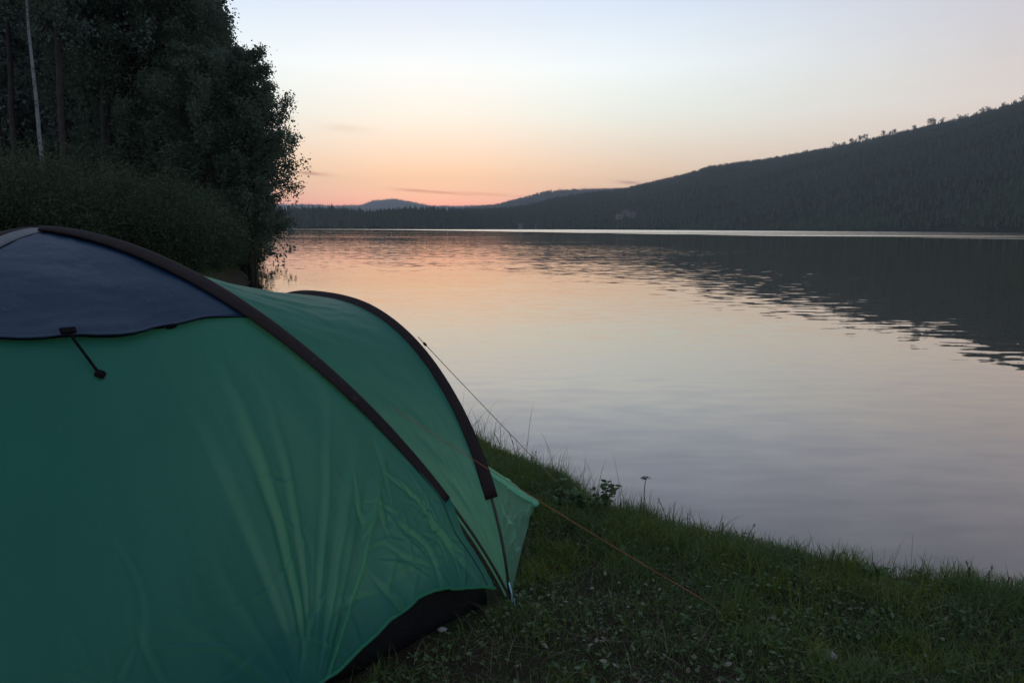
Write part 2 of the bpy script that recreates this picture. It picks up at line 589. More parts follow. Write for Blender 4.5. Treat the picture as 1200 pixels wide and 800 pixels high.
def forest(P, H, rs, sides=5):
    """three stacked ragged cones per tree, all in one sheet of faces"""
    nT = len(P)
    V, F = [], []
    base = 0
    for lo, hi, rr in ((.08, .55, .20), (.33, .8, .145), (.6, 1.0, .085)):
        a = rs.uniform(0, 2 * PI, (nT, 1)) + np.arange(sides) / sides * 2 * PI
        rad = H[:, None] * rr * rs.uniform(.65, 1.25, (nT, sides))
        ring = np.stack([P[:, None, 0] + rad * np.cos(a), P[:, None, 1] + rad * np.sin(a),
                         P[:, None, 2] + H[:, None] * (lo + rs.uniform(-.06, .06, (nT, sides)))], -1)
        top = P + np.stack([rs.normal(0, .02, nT) * H, rs.normal(0, .02, nT) * H, H * hi], -1)
        v = np.concatenate([ring, top[:, None]], 1)
        V.append(v.reshape(-1, 3))
        i = base + np.arange(nT)[:, None] * (sides + 1)
        for s in range(sides):
            F.append(np.concatenate([i + s, i + (s + 1) % sides, i + sides], 1))
        base += nT * (sides + 1)
    return np.concatenate(V), [np.concatenate(F)]


big_px = [(536, 243), (560, 243), (590, 242), (620, 238), (650, 230), (690, 224), (727, 220), (760, 212), (800, 203), (833, 193), (870, 188), (907, 183), (945, 176),
          (980, 170), (1015, 162), (1053, 153), (1090, 145), (1127, 137), (1165, 126), (1200, 116)]
rdB = ([-10, -2, 4, 8.5, 22, 32, 60, 90], [1300, 1400, 1750, 2100, 2000, 1700, 1400, 1200])
hill_pt, fo = make_hill('hill', 'broad dark forested hill rising to the right over the lake', big_px, [(-12, .004), (-6, .012)], [(45, .21), (60, .23), (90, .2)],
                        rdB, shore_r, -8, 88, 420, 9, 11, plants=36000, ridge_bias=.22, hs=(5.5, 8.5))
o = obj('hill_forest', fo[0], fo[1], M['far_tree'], smooth=False)
tag(o, 'dark conifer forest covering the big hill across the lake', kind='stuff')

mid_px = [(545, 244), (584, 239), (610, 232), (640, 224), (660, 222.5), (690, 221.5), (720, 220.5), (760, 221), (800, 226)]
_, fo = make_hill('distant_hill', 'bluish flat topped hill behind the forested slope', mid_px, [(-10, .006)], [(30, .02)],
                  ([-20, 40], [3600, 3600]), lambda a: np.full_like(a, 2300), -7, 24, 160, 10, 21, plants=5000, ridge_bias=.8, hs=(9, 15))
o = obj('distant_forest', fo[0], fo[1], M['far_tree'], smooth=False)
tag(o, 'forest on the bluish flat topped hill behind', kind='stuff')

far_px = [(340, 239), (357, 238.5), (390, 240), (423, 239.5), (437, 234), (450, 233), (463, 231.8), (472, 234), (481, 235.5), (507, 240.5), (540, 240.5), (580, 239.5), (640, 241)]
_, fo = make_hill('far_hill', 'pale blue far ridge with a low peak at the lake end', far_px, [(-60, .035), (-30, .034)], [(12, .02)],
                  ([-80, 40], [6500, 6500]), lambda a: np.full_like(a, 4800), -60, 14, 400, 10, 31, plants=6000, ridge_bias=.85, hs=(9, 15))
o = obj('far_forest', fo[0], fo[1], M['far_tree'], smooth=False)
tag(o, 'forest on the pale far ridge at the lake end', kind='stuff')

head_px = [(345, 241), (393, 241.5), (430, 245), (455, 243), (481, 241.5), (510, 241), (530, 242), (543, 244), (558, 252), (580, 259), (610, 263), (640, 266)]
head_pt, fo = make_hill('headland', 'low dark wooded headland on the far left shore', head_px, [(-70, .05), (-40, .035), (-22, .028)], [(4, -.001)],
                        ([-80, -16, 0, 5], [800, 1080, 1230, 1200]), shore_r, -70, 3.0, 360, 14, 41, bump=.8, plants=11000, ridge_bias=.4, hs=(9, 13))
o = obj('shore_forest', fo[0], fo[1], M['far_tree'], smooth=False)
tag(o, 'dark spruce forest lining the far left shore', kind='stuff')


# ------------------------------------------------------------------ trees
def unit(v):
    return v / (np.linalg.norm(v, axis=-1, keepdims=True) + 1e-12)


def leaf_quads(Cn, size, rs, aspect=.6, hang=.0):
    """diamond leaves at points Cn, random orientation"""
    m = len(Cn)
    a = unit(rs.normal(0, 1, (m, 3)) + np.array([0, 0, -hang]))
    b = unit(np.cross(a, rs.normal(0, 1, (m, 3))))
    s = (np.asarray(size) * rs.uniform(.6, 1.35, m))[:, None]
    V = np.stack([Cn, Cn + a * s * .5 + b * s * aspect * .5, Cn + a * s, Cn + a * s * .45 - b * s * aspect * .5], 1)
    F = np.arange(m * 4).reshape(m, 4)
    return V.reshape(-1, 3), F


def tree_parts(seed, h, zb, rmax, nlimb, nclus, nleaf, leaf, prof='birch', lean=(0, 0), up=.55, droop=.5, tr=.1, spread=.2):
    rs = R(seed)
    zz = np.linspace(0, h, 14)
    wob = np.cumsum(rs.normal(0, .018 * h / 10, (14, 2)), 0)
    wob -= wob[0]
    T = np.stack([lean[0] * zz / h + wob[:, 0], lean[1] * zz / h + wob[:, 1], zz - .3 * (zz == 0)], -1)
    rad = tr * (1 - .93 * zz / h) * (1 + .5 * np.exp(-zz / .4))
    parts = [tube(T, rad, 7)]
    limbs = []
    L = []
    for i in range(nlimb):
        f = (i + rs.uniform(0, 1)) / nlimb
        z0 = zb + (h * .985 - zb) * f
        if prof == 'birch': r = rmax * (math.sin(PI * min(1, .12 + .88 * f) ** .8) ** .7 * .9 + .08)
        elif prof == 'spruce': r = rmax * (1 - f) ** .85 + .12
        elif prof == 'pine': r = rmax * (math.sin(PI * (.15 + .8 * f)) ** .6)
        else: r = rmax * (1 - f * .55)
        r *= rs.uniform(.62, 1.2)
        az = i * 2.39996 + rs.uniform(-.5, .5)
        u_ = up * rs.uniform(.5, 1.4)
        p0 = np.array([np.interp(z0, zz, T[:, 0]), np.interp(z0, zz, T[:, 1]), z0])
        s = np.linspace(0, 1, 6)
        bend = rs.normal(0, .12, 2) * r
        P = np.stack([p0[0] + math.cos(az) * r * s + bend[0] * s * s, p0[1] + math.sin(az) * r * s + bend[1] * s * s,
                      p0[2] + u_ * r * (s - (.75 if prof == 'spruce' else .35) * s * s)], -1)
        limbs.append(tube(P, np.linspace(.022 + .02 * r * tr / .1, .004, 6), 4, cap=False))
        fs = np.clip(rs.uniform(.18, 1.04, nclus) ** .75, 0, 1.03)
        c = np.stack([np.interp(fs, s, P[:, k_]) for k_ in range(3)], -1)
        c += rs.normal(0, spread * .6, c.shape) * (.4 + r * .35)
        for cc in c:
            mlf = int(nleaf * rs.uniform(.5, 1.5))
            d = np.abs(rs.exponential(droop * rs.uniform(.3, 1.3), mlf)).clip(0, droop * 3)
            side = rs.normal(0, spread, (mlf, 2)) * (1 - .45 * np.minimum(1, d / (droop * 2 + .01)))[:, None]
            L.append(np.stack([cc[0] + side[:, 0], cc[1] + side[:, 1], cc[2] + rs.normal(0, spread * .6, mlf) - d], -1))
    L = np.concatenate(L)
    L = L[L[:, 2] > .15]
    return join(parts + limbs), leaf_quads(L, leaf, rs, hang=.6)


def make_tree(name, bark, leafm, **kw):
    root = empty(name, (0, 0, -50))
    (tv, tf), (lv, lf) = tree_parts(**kw)
    obj('trunk', tv, tf, M[bark], root)
    obj('crown', lv, lf, M[leafm], root, smooth=False)
    return root


def bush_parts(seed, h, r, nstem, leaf, nleaf):
    rs = R(seed)
    parts, L = [], []
    for i in range(nstem):
        az = rs.uniform(0, 2 * PI); rr = r * math.sqrt(rs.uniform(.0, 1)); hh = h * (1 - .35 * (rr / r) ** 2) * rs.uniform(.65, 1.08)
        s = np.linspace(0, 1, 6)
        P = np.stack([math.cos(az) * rr * s ** .8 + rs.normal(0, .05) * s, math.sin(az) * rr * s ** .8 + rs.normal(0, .05) * s, hh * s ** 1.15 - .1], -1)
        parts.append(tube(P, np.linspace(.03, .004, 6), 4, cap=False))
        for f in rs.uniform(.08, 1, 13):
            c = np.array([np.interp(f, s, P[:, k_]) for k_ in range(3)])
            c[:2] += rs.normal(0, .16 * r * .5, 2)
            sp = .17 + .08 * rs.uniform()
            L.append(c + rs.normal(0, 1, (nleaf, 3)) * np.array([sp, sp, sp * 1.15]))
    L = np.concatenate(L)
    L = L[L[:, 2] > .02]
    return join(parts), leaf_quads(L, leaf, rs, aspect=.42, hang=-.2)


def make_bush(name, seed, h, r, nstem, leaf, nleaf, leafm='leaf_willow'):
    root = empty(name, (0, 0, -50))
    (tv, tf), (lv, lf) = bush_parts(seed, h, r, nstem, leaf, nleaf)
    obj('stem', tv, tf, M['bark_dark'], root)
    obj('foliage', lv, lf, M[leafm], root, smooth=False)
    return root


def on_ground(u, dist):
    d = ray(u, 267)
    x, y = d[0] / d[1] * dist, dist
    return float(x), float(y), float(ground_z(x, y))


def place(protos, spec, group, cat):
    """spec rows: (proto index, u, dist, scale, rz, label)"""
    used = set()
    for pi, u, dist, sc, rz, label in spec:
        pr = protos[pi]
        loc = on_ground(u, dist)
        if pi not in used:
            pr.location = loc; pr.rotation_euler = (0, 0, rz); pr.scale = (sc, sc, sc); o = pr; used.add(pi)
        else:
            o = dup(pr, loc, rz, sc)
        tag(o, label, cat, group)


birches = [make_tree('birch_tree', 'bark_dark', 'leaf_birch', seed=s, h=h, zb=zb, rmax=r, nlimb=nl, nclus=nc, nleaf=lf, leaf=.105, droop=dr, up=up_, tr=.10, spread=spd)
           for s, h, zb, r, nl, nc, lf, dr, up_, spd in ((101, 9.2, 1.7, 2.15, 60, 22, 34, .26, 1.05, .14), (102, 12.5, 2.0, 2.3, 60, 18, 52, .42, .85, .19), (103, 15.5, 2.5, 2.5, 60, 18, 46, .62, .75, .17))]
place(birches, [
    (0, 292, 31.0, .95, 0.3, 'leafy birch at the water edge, outermost tree of the left wood'),
    (1, 228, 33.5, 1.0, 1.1, 'tall birch with hanging twigs just left of the outermost birch'),
    (2, 196, 34.5, 1.0, 2.0, 'tallest drooping birch whose twigs show sky gaps near the top'),
    (0, 297, 34.5, .9, 2.6, 'small birch half hidden behind the outermost waterside birch'),
    (1, 165, 32.0, 1.08, 4.0, 'dark birch standing left of the tall drooping birch'),
    (2, 140, 37.0, 1.05, 5.0, 'tall birch deep in the middle of the left wood'),
    (0, 240, 30.0, .85, 3.3, 'short bushy birch in front of the tall waterside birches'),
    (1, 266, 38.0, .93, 0.0, 'birch behind the waterside birches with its top against the sky'),
], 'birches of the left wood', 'birch tree')

whiteb = make_tree('birch_tree', 'birch', 'leaf_birch', seed=111, h=16, zb=9.5, rmax=2.0, nlimb=36, nclus=11, nleaf=26, leaf=.12, droop=.5, up=.8, tr=.10, spread=.2, lean=(-.25, .2))
place([whiteb], [(0, 57, 26.0, .85, 0.0, 'white barked birch with a bare leaning trunk at far left')], 'birches of the left wood', 'birch tree')

pines = [make_tree('pine_tree', 'bark', 'needle', seed=s, h=h, zb=zb, rmax=r, nlimb=34, nclus=10, nleaf=34, leaf=.16, prof='pine', droop=.12, up=.45, tr=.15, spread=.26)
         for s, h, zb, r in ((121, 17, 8.0, 2.4), (122, 18.5, 9.5, 2.2))]
place(pines, [
    (0, 80, 29.0, 1.0, 0.4, 'reddish pine trunk just right of the white birch'),
    (1, 126, 31.0, .95, 1.4, 'left one of two thin pine trunks close together'),
    (0, 136, 31.6, .9, 2.4, 'right one of two thin pine trunks close together'),
    (1, 24, 31.0, 1.0, 3.4, 'pine trunk just left of the white birch'),
    (1, 10, 33.0, 1.0, 4.1, 'pine trunk near the left edge of the picture'),
    (0, 112, 34.0, 1.05, 5.0, 'dim pine trunk deep between the birch and twin pines'),
    (1, -50, 30.0, 1.0, 5.5, 'pine beyond the left edge of the picture'),
], 'pines of the left wood', 'pine tree')

spruces = [make_tree('spruce_tree', 'bark_dark', 'needle', seed=s, h=h, zb=.8, rmax=r, nlimb=95, nclus=11, nleaf=20, leaf=.20, prof='spruce', droop=.20, up=.12, tr=.16, spread=.2)
           for s, h, r in ((131, 15, 2.7), (132, 18, 3.0))]
rs = R(55)
sp = []
for i, u in enumerate([-190, -120, -60, -15, 22, 58, 92, 120, 152, 180, 208, 232, 258]):
    sp.append((i % 2, u, 41 + (i * 37 % 11) * .9, 1.12 + .1 * rs.uniform(-1, 1), rs.uniform(0, 6), 'dark spruce at the back of the left wood'))
for i, u in enumerate([-160, -90, -30, 5, 40, 76, 108, 138, 168, 196]):
    sp.append(((i + 1) % 2, u, 52 + (i * 29 % 9), 1.35 + .1 * rs.uniform(-1, 1), rs.uniform(0, 6), 'dark spruce at the back of the left wood'))
place(spruces, sp, 'spruces at the back of the left wood', 'spruce tree')

bushes = [make_bush('willow_bush', s, h, r, ns, .085, 46) for s, h, r, ns in ((141, 3.6, 1.8, 60), (142, 3.2, 1.6, 56), (143, 2.6, 1.5, 50))]
place(bushes, [
    (0, 20, 21.5, 1.0, 0.0, 'willow bush below the white birch trunk'),
    (1, 95, 22.5, 1.02, 1.0, 'willow bush below the reddish pine trunk'),
    (0, 160, 23.5, .9, 2.0, 'pale green willow bush under the twin pine trunks'),
    (1, 205, 24.5, 1.0, 3.0, 'pale green willow bush above the middle of the tent ridge'),
    (2, 232, 26.5, 1.0, 4.0, 'willow bush under the tall drooping birch'),
    (2, 246, 28.5, .95, 5.0, 'low willow bush leaning over the water under the outermost birch'),
    (2, 264, 31.0, .85, 0.5, 'lowest bush touching the lake beside the outermost birch'),
    (0, -45, 21.0, 1.0, 1.6, 'willow bush at the left edge of the picture'),
    (1, -110, 22.0, 1.0, 2.6, 'willow bush beyond the left edge of the picture'),
    (0, 60, 26.5, 1.1, 3.6, 'willow bush behind the ones under the white birch'),
    (0, 130, 27.5, 1.05, 4.6, 'willow bush in the second row under the twin pines'),
    (0, 215, 30.5, .9, 5.6, 'willow bush filling the foot of the tall birches'),
    (1, 278, 35.0, .8, 2.2, 'bush at the foot of the small birch behind the outermost one'),
], 'bushes along the left bank', 'bush')

# individual trees standing clear on the ridge of the big hill
far_trees = []
for s in range(3):
    root = empty('hill_tree', (0, 0, -50))
    rs = R(200 + s)
    h = (20, 24, 17)[s]
    zz = np.linspace(-4, h * .85, 6)
    tv, tf = tube(np.stack([rs.normal(0, .2, 6), rs.normal(0, .2, 6), zz], -1), np.linspace(.8, .3, 6), 5)
    obj('trunk', tv, tf, M['bark_dark'], root)
    L = []
    for i in range(26):
        c = np.array([rs.normal(0, (3.0, 4.0, 1.6)[s]), rs.normal(0, 2.5), h * rs.uniform((.5, .45, .25)[s], 1)])
        L.append(c + rs.normal(0, 1.0, (22, 3)))
    lv, lf = leaf_quads(np.concatenate(L), 1.5, rs)
    obj('crown', lv, lf, M['far_tree'], root, smooth=False)
    far_trees.append(root)
rtu = [(934, 2, .6), (946, 2, .7), (979, 2, 1.0), (984, 0, .55), (990, 0, .6), (998, 0, .8), (1003, 2, .8), (1008, 0, .9), (1014, 1, .85), (1035, 1, .75), (1043, 0, .6), (1048, 0, .7),
       (1071, 0, .65), (1089, 1, .9), (1093, 1, .8), (1103, 2, 1.0), (1116, 2, .7), (1123, 2, .9), (1130, 2, .8), (1142, 2, .7), (1150, 2, 1.0), (1156, 2, .9), (1173, 2, .9), (1186, 2, .8), (1197, 2, 1.0)]
used = set()
rs = R(5)
for u, kd, sc in rtu:
    az_, _ = azel(u, 160)
    P = hill_pt(np.array([az_]), np.array([1.0]))[0]
    loc = (float(P[0]), float(P[1]), float(P[2]) - 1)
    if kd not in used:
        o = far_trees[kd]; o.location = loc; o.scale = (sc,) * 3; used.add(kd)
    else:
        o = dup(far_trees[kd], loc, rs.uniform(0, 6), sc)
    tag(o, ['round crowned tree standing clear on the hill ridge', 'broad crowned larger tree standing clear on the hill ridge', 'slim pointed tree standing clear on the hill ridge'][kd],
        'tree', ['round trees on the hill ridge', 'broad trees on the hill ridge', 'slim trees on the hill ridge'][kd])


# houses low on the far shore
def house(u, rel, w, d, hh, rz, label, pt):
    az_, _ = azel(u, 250)
    P = pt(np.array([az_]), np.array([rel]))[0]
    root = empty('house', (float(P[0]), float(P[1]), float(P[2]) + 2.0), rz)
    v, f = box(-w / 2, w / 2, -d / 2, d / 2, -4, hh)
    obj('wall', v, f, M['wall'], root, smooth=False)
    e = .5
    rv = np.array([[-w / 2 - e, -d / 2 - e, hh + .01], [w / 2 + e, -d / 2 - e, hh + .01], [w / 2 + e, d / 2 + e, hh + .01], [-w / 2 - e, d / 2 + e, hh + .01], [-w / 2 - e, 0, hh + d * .42], [w / 2 + e, 0, hh + d * .42]])
    obj('roof', rv, [np.array([[0, 1, 5, 4], [2, 3, 4, 5], [3, 2, 1, 0]]), np.array([[0, 4, 3], [1, 2, 5]])], M['roof'], root, smooth=False)
    for k_ in (-.28, .05, .3):
        v, f = box(w * k_ - .6, w * k_ + .6, -d / 2 - .05, -d / 2 + .02, 1.1, 2.6)
        obj('window', v, f, M['glass'], root, smooth=False)
    tag(root, label, 'house', 'houses across the lake')


house(726, .135, 9, 7, 5, .2, 'leftmost pale house on the lower hillside across the lake', hill_pt)
house(734, .17, 11, 7, 6, -.3, 'largest middle house of the cluster on the lower hillside', hill_pt)
house(741, .14, 8, 7, 5, .5, 'rightmost pale house of the cluster on the lower hillside', hill_pt)
house(609, .012, 7, 6, 4, .1, 'small white house alone at the far waterline', hill_pt)
house(630, .012, 8, 6, 3.2, .3, 'low grey house at the far waterline near the headland tip', hill_pt)

# ------------------------------------------------------------------ tent
tent = empty('dome_tent', (-1.66, 2.87, 0))
tag(tent, 'green dome tent with dark pole sleeves and blue roof vent pitched on the lake bank', 'tent')
TO = np.array([-1.66, 2.87, 0.])


def tobj(name, V, F, mat, parent=None, smooth=True):
    return obj(name, np.asarray(V).reshape(-1, 3) - TO, F, mat, tent if parent is None else parent, smooth)


A_ = np.array([-1.66, 2.87, 1.33])
Cc = np.array([-.006, 2.750, 0.])
DIR = np.array([-.654, .756, 0.])
OUT = np.array([.756, .654, 0.])
C2 = Cc + 2.7 * DIR
Dd = 2 * A_ - C2; Dd[2] = 0
Ee = 2 * A_ - Cc; Ee[2] = 0
_x = 1 - (1 - np.linspace(0, 1, 400)) ** 2
prof = np.stack([_x, np.clip(1 - _x ** 1.75, 0, 1) ** .84], -1)
seg = np.r_[0, np.cumsum(np.hypot(np.diff(prof[:, 0]) * 1.66, np.diff(prof[:, 1]) * 1.33))]; seg /= seg[-1]


def _smooth_interp(t, xs, ys):
    return np.interp(t, xs, ys)


def pole(B, t):
    t = np.asarray(t, float)
    r = _smooth_interp(t, seg, prof[:, 0]); z = _smooth_interp(t, seg, prof[:, 1]) * 1.33
    return np.stack([A_[0] + (B[0] - A_[0]) * r, A_[1] + (B[1] - A_[1]) * r, z], -1)


_x = 1 - (1 - np.linspace(0, 1, 400)) ** 2
_z = 1.028 * np.clip(1 - _x ** 2.5, 0, 1) ** .585
hs_ = np.concatenate([1.35 - 1.35 * _x[::-1], 1.35 + 1.35 * _x[1:]])
hz_ = np.concatenate([_z[::-1], _z[1:]])
hl = np.r_[0, np.cumsum(np.hypot(np.diff(hs_), np.diff(hz_)))]; hl /= hl[-1]


def hoop(t):
    t = np.asarray(t, float)
    s = _smooth_interp(t, hl, hs_); z = _smooth_interp(t, hl, hz_)
    return Cc + s[..., None] * DIR + z[..., None] * np.array([0, 0, 1.])


def crease_field(x, y, cx, cy, rx, ry, n, seed, dirs, lens=(.04, .16), w=(.004, .009), amp=.004):
    """short crumple lines: tapering ridges and valleys with a kink, gathered round (cx, cy)"""
    rs = R(seed)
    f = np.zeros_like(x)
    for i in range(n):
        px, py = cx + rs.normal(0, rx), cy + rs.normal(0, ry)
        a = dirs[rs.randint(len(dirs))] + rs.normal(0, .22)
        L = rs.uniform(*lens); ww = rs.uniform(*w); am = amp * rs.uniform(.4, 1.0) * rs.choice([-1, 1])
        u = (x - px) * math.cos(a) + (y - py) * math.sin(a)
        v = -(x - px) * math.sin(a) + (y - py) * math.cos(a) + rs.normal(0, .12) * np.abs(u) + rs.normal(0, 1.2) * u * u
        k = np.clip(1 - (u / L) ** 2, 0, 1)
        wd = ww * (.35 + .65 * k)
        f += am * k * (np.exp(-np.abs(v) / wd) - .5 * np.exp(-((v - 2.2 * wd) / (1.6 * wd)) ** 2))
    return f


# --- side panel facing the camera
NU, NV = 460, 360                       # across (C side -> D side), down (apex -> hem)
S, T = np.meshgrid(np.linspace(0, 1, NU) ** 1.45, np.linspace(0, 1, NV), indexing='ij')
E1 = (Dd - Cc) / np.linalg.norm(Dd - Cc)
LEN = np.linalg.norm(Dd - Cc)
Q_ = A_ - Cc
E2 = Q_ - E1 * (Q_ @ E1); E2 /= np.linalg.norm(E2)
NP = np.cross(E2, E1); NP = NP if NP[1] < 0 else -NP      # outward, towards the camera
NH = np.array([NP[0], NP[1], 0]); NH /= np.linalg.norm(NH)
PM = .878 / LEN                          # where the hem peg sits
hem_s = np.array([0, .055, .205, .324, .436, .542, .609, .706, .767, .826, .878, .95, 1.1, 1.3, 1.55, 1.75, 1.95, LEN - .05, LEN]) / LEN
hem_z = np.array([.055, .078, .136, .171, .181, .158, .133, .096, .076, .063, .035, .06, .12, .15, .15, .13, .12, .07, .055])


def side_panel(S, T, detail=True):
    S = S + (1 - S) * .032 * sstep(.795, .90, T)          # the cloth leaves the bare pole below the sleeve
    P = pole(Cc, T) * (1 - S)[..., None] + pole(Dd, T) * S[..., None]
    a = S * LEN
    wh = T ** 3
    hemz = np.interp(S, hem_s, hem_z) + .009 * fbm(S * 22, S * 0, 3.3, 3) * sstep(.0, .03, S)
    P[..., 2] += wh * hemz
    # hem pulled outwards by the peg, belly of the cloth between
    pull = -.014 + .014 * np.exp(-((a - .878) / .25) ** 2)
    P += (wh * pull * np.minimum(1, np.minimum(S, 1 - S) / .12))[..., None] * NH
    P += ((np.sin(PI * T) ** 1.2) * (np.sin(PI * S) ** .9) * -.02)[..., None] * NP
    if not detail: return P
    X = (P - Cc) @ E1
    Yh = (P - Cc) @ E2
    dx, dy = X - .878, Yh + .03
    phi = np.arctan2(dx, np.maximum(dy, 1e-3))
    r = np.hypot(dx, dy)
    f = np.zeros_like(r)
    # folds fanning up from the hem peg
    for p0, w, am, r0, r1 in ((-.17, .018, .010, .15, 1.15), (-.24, .016, .009, .2, 1.05), (-.41, .017, .008, .25, 1.15),
                              (-.60, .024, .008, .15, .95), (-.755, .020, .014, .0, .95), (-.70, .014, -.006, .1, .8),
                              (-.05, .03, .006, .2, .9), (.30, .05, .005, .1, .6), (.62, .04, .007, .0, .5)):
        ph = phi - p0 - .05 * np.sin(r * 2.4 + p0 * 9) - .012 * vnoise(r * 6, p0 * 40 + 0 * r)
        width = w * (1 + .25 * vnoise(r * 3, p0 * 30 + 0 * r))
        prof_ = np.exp(-(ph / width) ** 2) - .55 * np.exp(-((ph - 2.1 * width) / (1.3 * width)) ** 2)
        f += 1.25 * (1 + .5 * math.sin(p0 * 37)) * am * prof_ * sstep(r0, r0 + .25, r + .08) * (1 - sstep(r1 * .55, r1 * 1.1, r))
    # crumpled cloth above the raised hem
    f += crease_field(X, Yh, .36, .24, .20, .11, 46, 61, (.5, 1.25, 2.2, 2.75), amp=.010)
    f += crease_field(X, Yh, .30, .42, .16, .16, 20, 62, (1.2, 1.6, 2.4), lens=(.06, .2), amp=.009)
    f += crease_field(X, Yh, 1.2, .25, .40, .15, 26, 63, (.3, 1.4, 2.5), lens=(.05, .2), amp=.008)
    f += .003 * np.exp(-((X - .35) / .5) ** 2 - ((Yh - .4) / .4) ** 2) * fbm(X * 7, Yh * 5, 3.1, 3)
    # soft large ripples, pulls from the seam and from the vent
    f += .005 * fbm(X * 2.2, Yh * 1.6, 9.1, 3) * np.sin(PI * np.clip(T, 0, 1)) ** .5
    f += .0035 * np.sin(X * 34 + 2.2 * vnoise(X * 3, Yh * 2)) * np.exp(-((Yh - .85) / .4) ** 2) * np.exp(-((X - .55) / .28) ** 2)
    pv = np.arctan2(X - 1.07, np.maximum(1.41 - Yh, .01)); rv = np.hypot(X - 1.07, Yh - 1.41)
    f += .006 * (np.exp(-((pv - .45) / .10) ** 2) + .7 * np.exp(-((pv - .9) / .1) ** 2)) * np.exp(-(rv / .22) ** 2) * sstep(.0, .05, rv)
    edge = np.minimum(1, np.clip(np.minimum(S, 1 - S) - .022, 0, 1) / .05) * np.minimum(1, T / .05)
    return P + (f * edge)[..., None] * NP


P = side_panel(S, T)
V, F = sheet(P, NU, NV)
tobj('side_panel', V, F, M['fly'])

# unseen inner tent sheet added to block light, stopping short of the porch side
s_, t_ = np.meshgrid(np.linspace(.20, .98, 60), np.linspace(.04, .99, 60), indexing='ij')
s_ = s_ + .07 * t_ * (1 - s_)
Pi = side_panel(s_, t_, False) - NP * (.06 + .03 * np.sin(PI * t_) + .16 * np.exp(-(s_ - s_[:1]) / .12))[..., None]
Pi[..., 2] = np.maximum(Pi[..., 2], .03)
tobj('inner_tent_blocker', *sheet(Pi, 60, 60), M['inner'])

# hem tape of the side panel
tt = np.linspace(0, 1, 160)
hp = side_panel(tt, np.ones_like(tt)) + NH * .003
V, F = tube(hp, .006, 5)
tobj('hem', V, F, M['fly'])

# stitched seam running beside the pole sleeve
tt = np.linspace(.30, .999, 160)
V, F = tube(side_panel(np.full_like(tt, .021) - .006 * sstep(.8, .97, tt), tt) + NP * .001, .0028, 6)
tobj('seam', V, F, M['seam'])

# --- blue roof cap over the vent on the same side
CU, CV = 160, 70
s_, t_ = np.meshgrid(np.linspace(0, 1, CU), np.linspace(0, 1, CV), indexing='ij')
tc_ = np.interp(s_, [0, .05, .1, .15, .2, .25, .3, .35, .4, .5, .6, .8, 1], [.372, .368, .367, .367, .368, .370, .373, .380, .386, .386, .381, .370, .357])
tc_ = tc_ + .006 + .0025 * np.sin(s_ * 31) * sstep(.05, .3, s_)
Pc = side_panel(s_, t_ * tc_, False)
lift = .005 + .013 * t_ ** 2 * np.sin(PI * s_) ** .7
lift += .004 * fbm(s_ * 5, t_ * 9, 4.4, 4) * np.sin(PI * s_) + .004 * np.sin(t_ * 17 + 5 * s_ + 3 * vnoise(s_ * 3, t_ * 3)) * t_ * np.sin(PI * s_)
Pc = Pc + lift[..., None] * NP
Pc[..., 2] += .008 * t_ * np.sin(PI * s_)
V, F = solid(Pc, CU, CV, .0016)
cap = tobj('roof_cap', V, F, M['cap'])
V, F = tube(Pc[:, -1] - NP * .002, .0030, 6)
tobj('cap_hem', V, F, M['cap'], cap)
# black strip painting in the shade of the open vent gap
lip = np.stack([Pc[:, -1] - NP * .004, Pc[:, -1] - NP * .008 - np.array([0, 0, .002]), side_panel(s_[:, -1], tc_[:, -1] * .985, False) + NP * .006], 1)
V, F = solid(lip, CU, 3, .001)
tobj('vent_gap_shade', V, F, M['tub'], cap)

# vent strut: black rod from the cap edge to its patch on the green panel
_pp = P - np.array([0, 0, CAM_H])
_fw = _pp[..., 1] * math.cos(PITCH) - _pp[..., 2] * math.sin(PITCH)
_a, _b = _pp[..., 0] / _fw, (_pp[..., 1] * math.sin(PITCH) + _pp[..., 2] * math.cos(PITCH)) / _fw
_PU = 600 + FPX * (_a * math.cos(ROLL) + _b * math.sin(ROLL))
_PV = 400 - FPX * (_b * math.cos(ROLL) - _a * math.sin(ROLL))
_SP = P.copy()


def panel_point(u, v, off):
    """a point on the side panel's cloth"""
    i = np.argmin((_PU - u) ** 2 + (_PV - v) ** 2)
    return _SP.reshape(-1, 3)[i] + NP * off


p0, p1 = panel_point(78, 400, .035), panel_point(117, 439, .004)
strut = tobj('vent_strut', *tube(np.linspace(p0, p1, 8), .0042, 8), M['black'])
patch = []
a = np.arange(14) / 14 * 2 * PI
rr = .0165 * (1 + .12 * np.cos(4 * a + .5))
ringo = p1 + NP * .002 + rr[:, None] * (np.cos(a)[:, None] * E1 + np.sin(a)[:, None] * E2)
ringi = ringo + NP * .006 + (p1 - ringo) * .25
k_ = np.arange(14); k2 = (k_ + 1) % 14
tobj('strut_patch', np.concatenate([ringo, ringi, [p1 + NP * .010]]), [np.stack([k_, k2, k2 + 14, k_ + 14], -1), np.stack([k_ + 14, k2 + 14, np.full(14, 28)], -1)], M['black'], strut)
p2 = panel_point(76, 397, .037)
bx = [p2 + sx * .021 * E1 + sy * .009 * E2 + sz * .004 * NP for sx in (-1, 1) for sy in (-1, 1) for sz in (-1, 1)]
tobj('strut_pocket', np.array(bx), np.array([[0, 1, 3, 2], [4, 6, 7, 5], [0, 4, 5, 1], [2, 3, 7, 6], [0, 2, 6, 4], [1, 5, 7, 3]]), M['black'], strut, smooth=False)
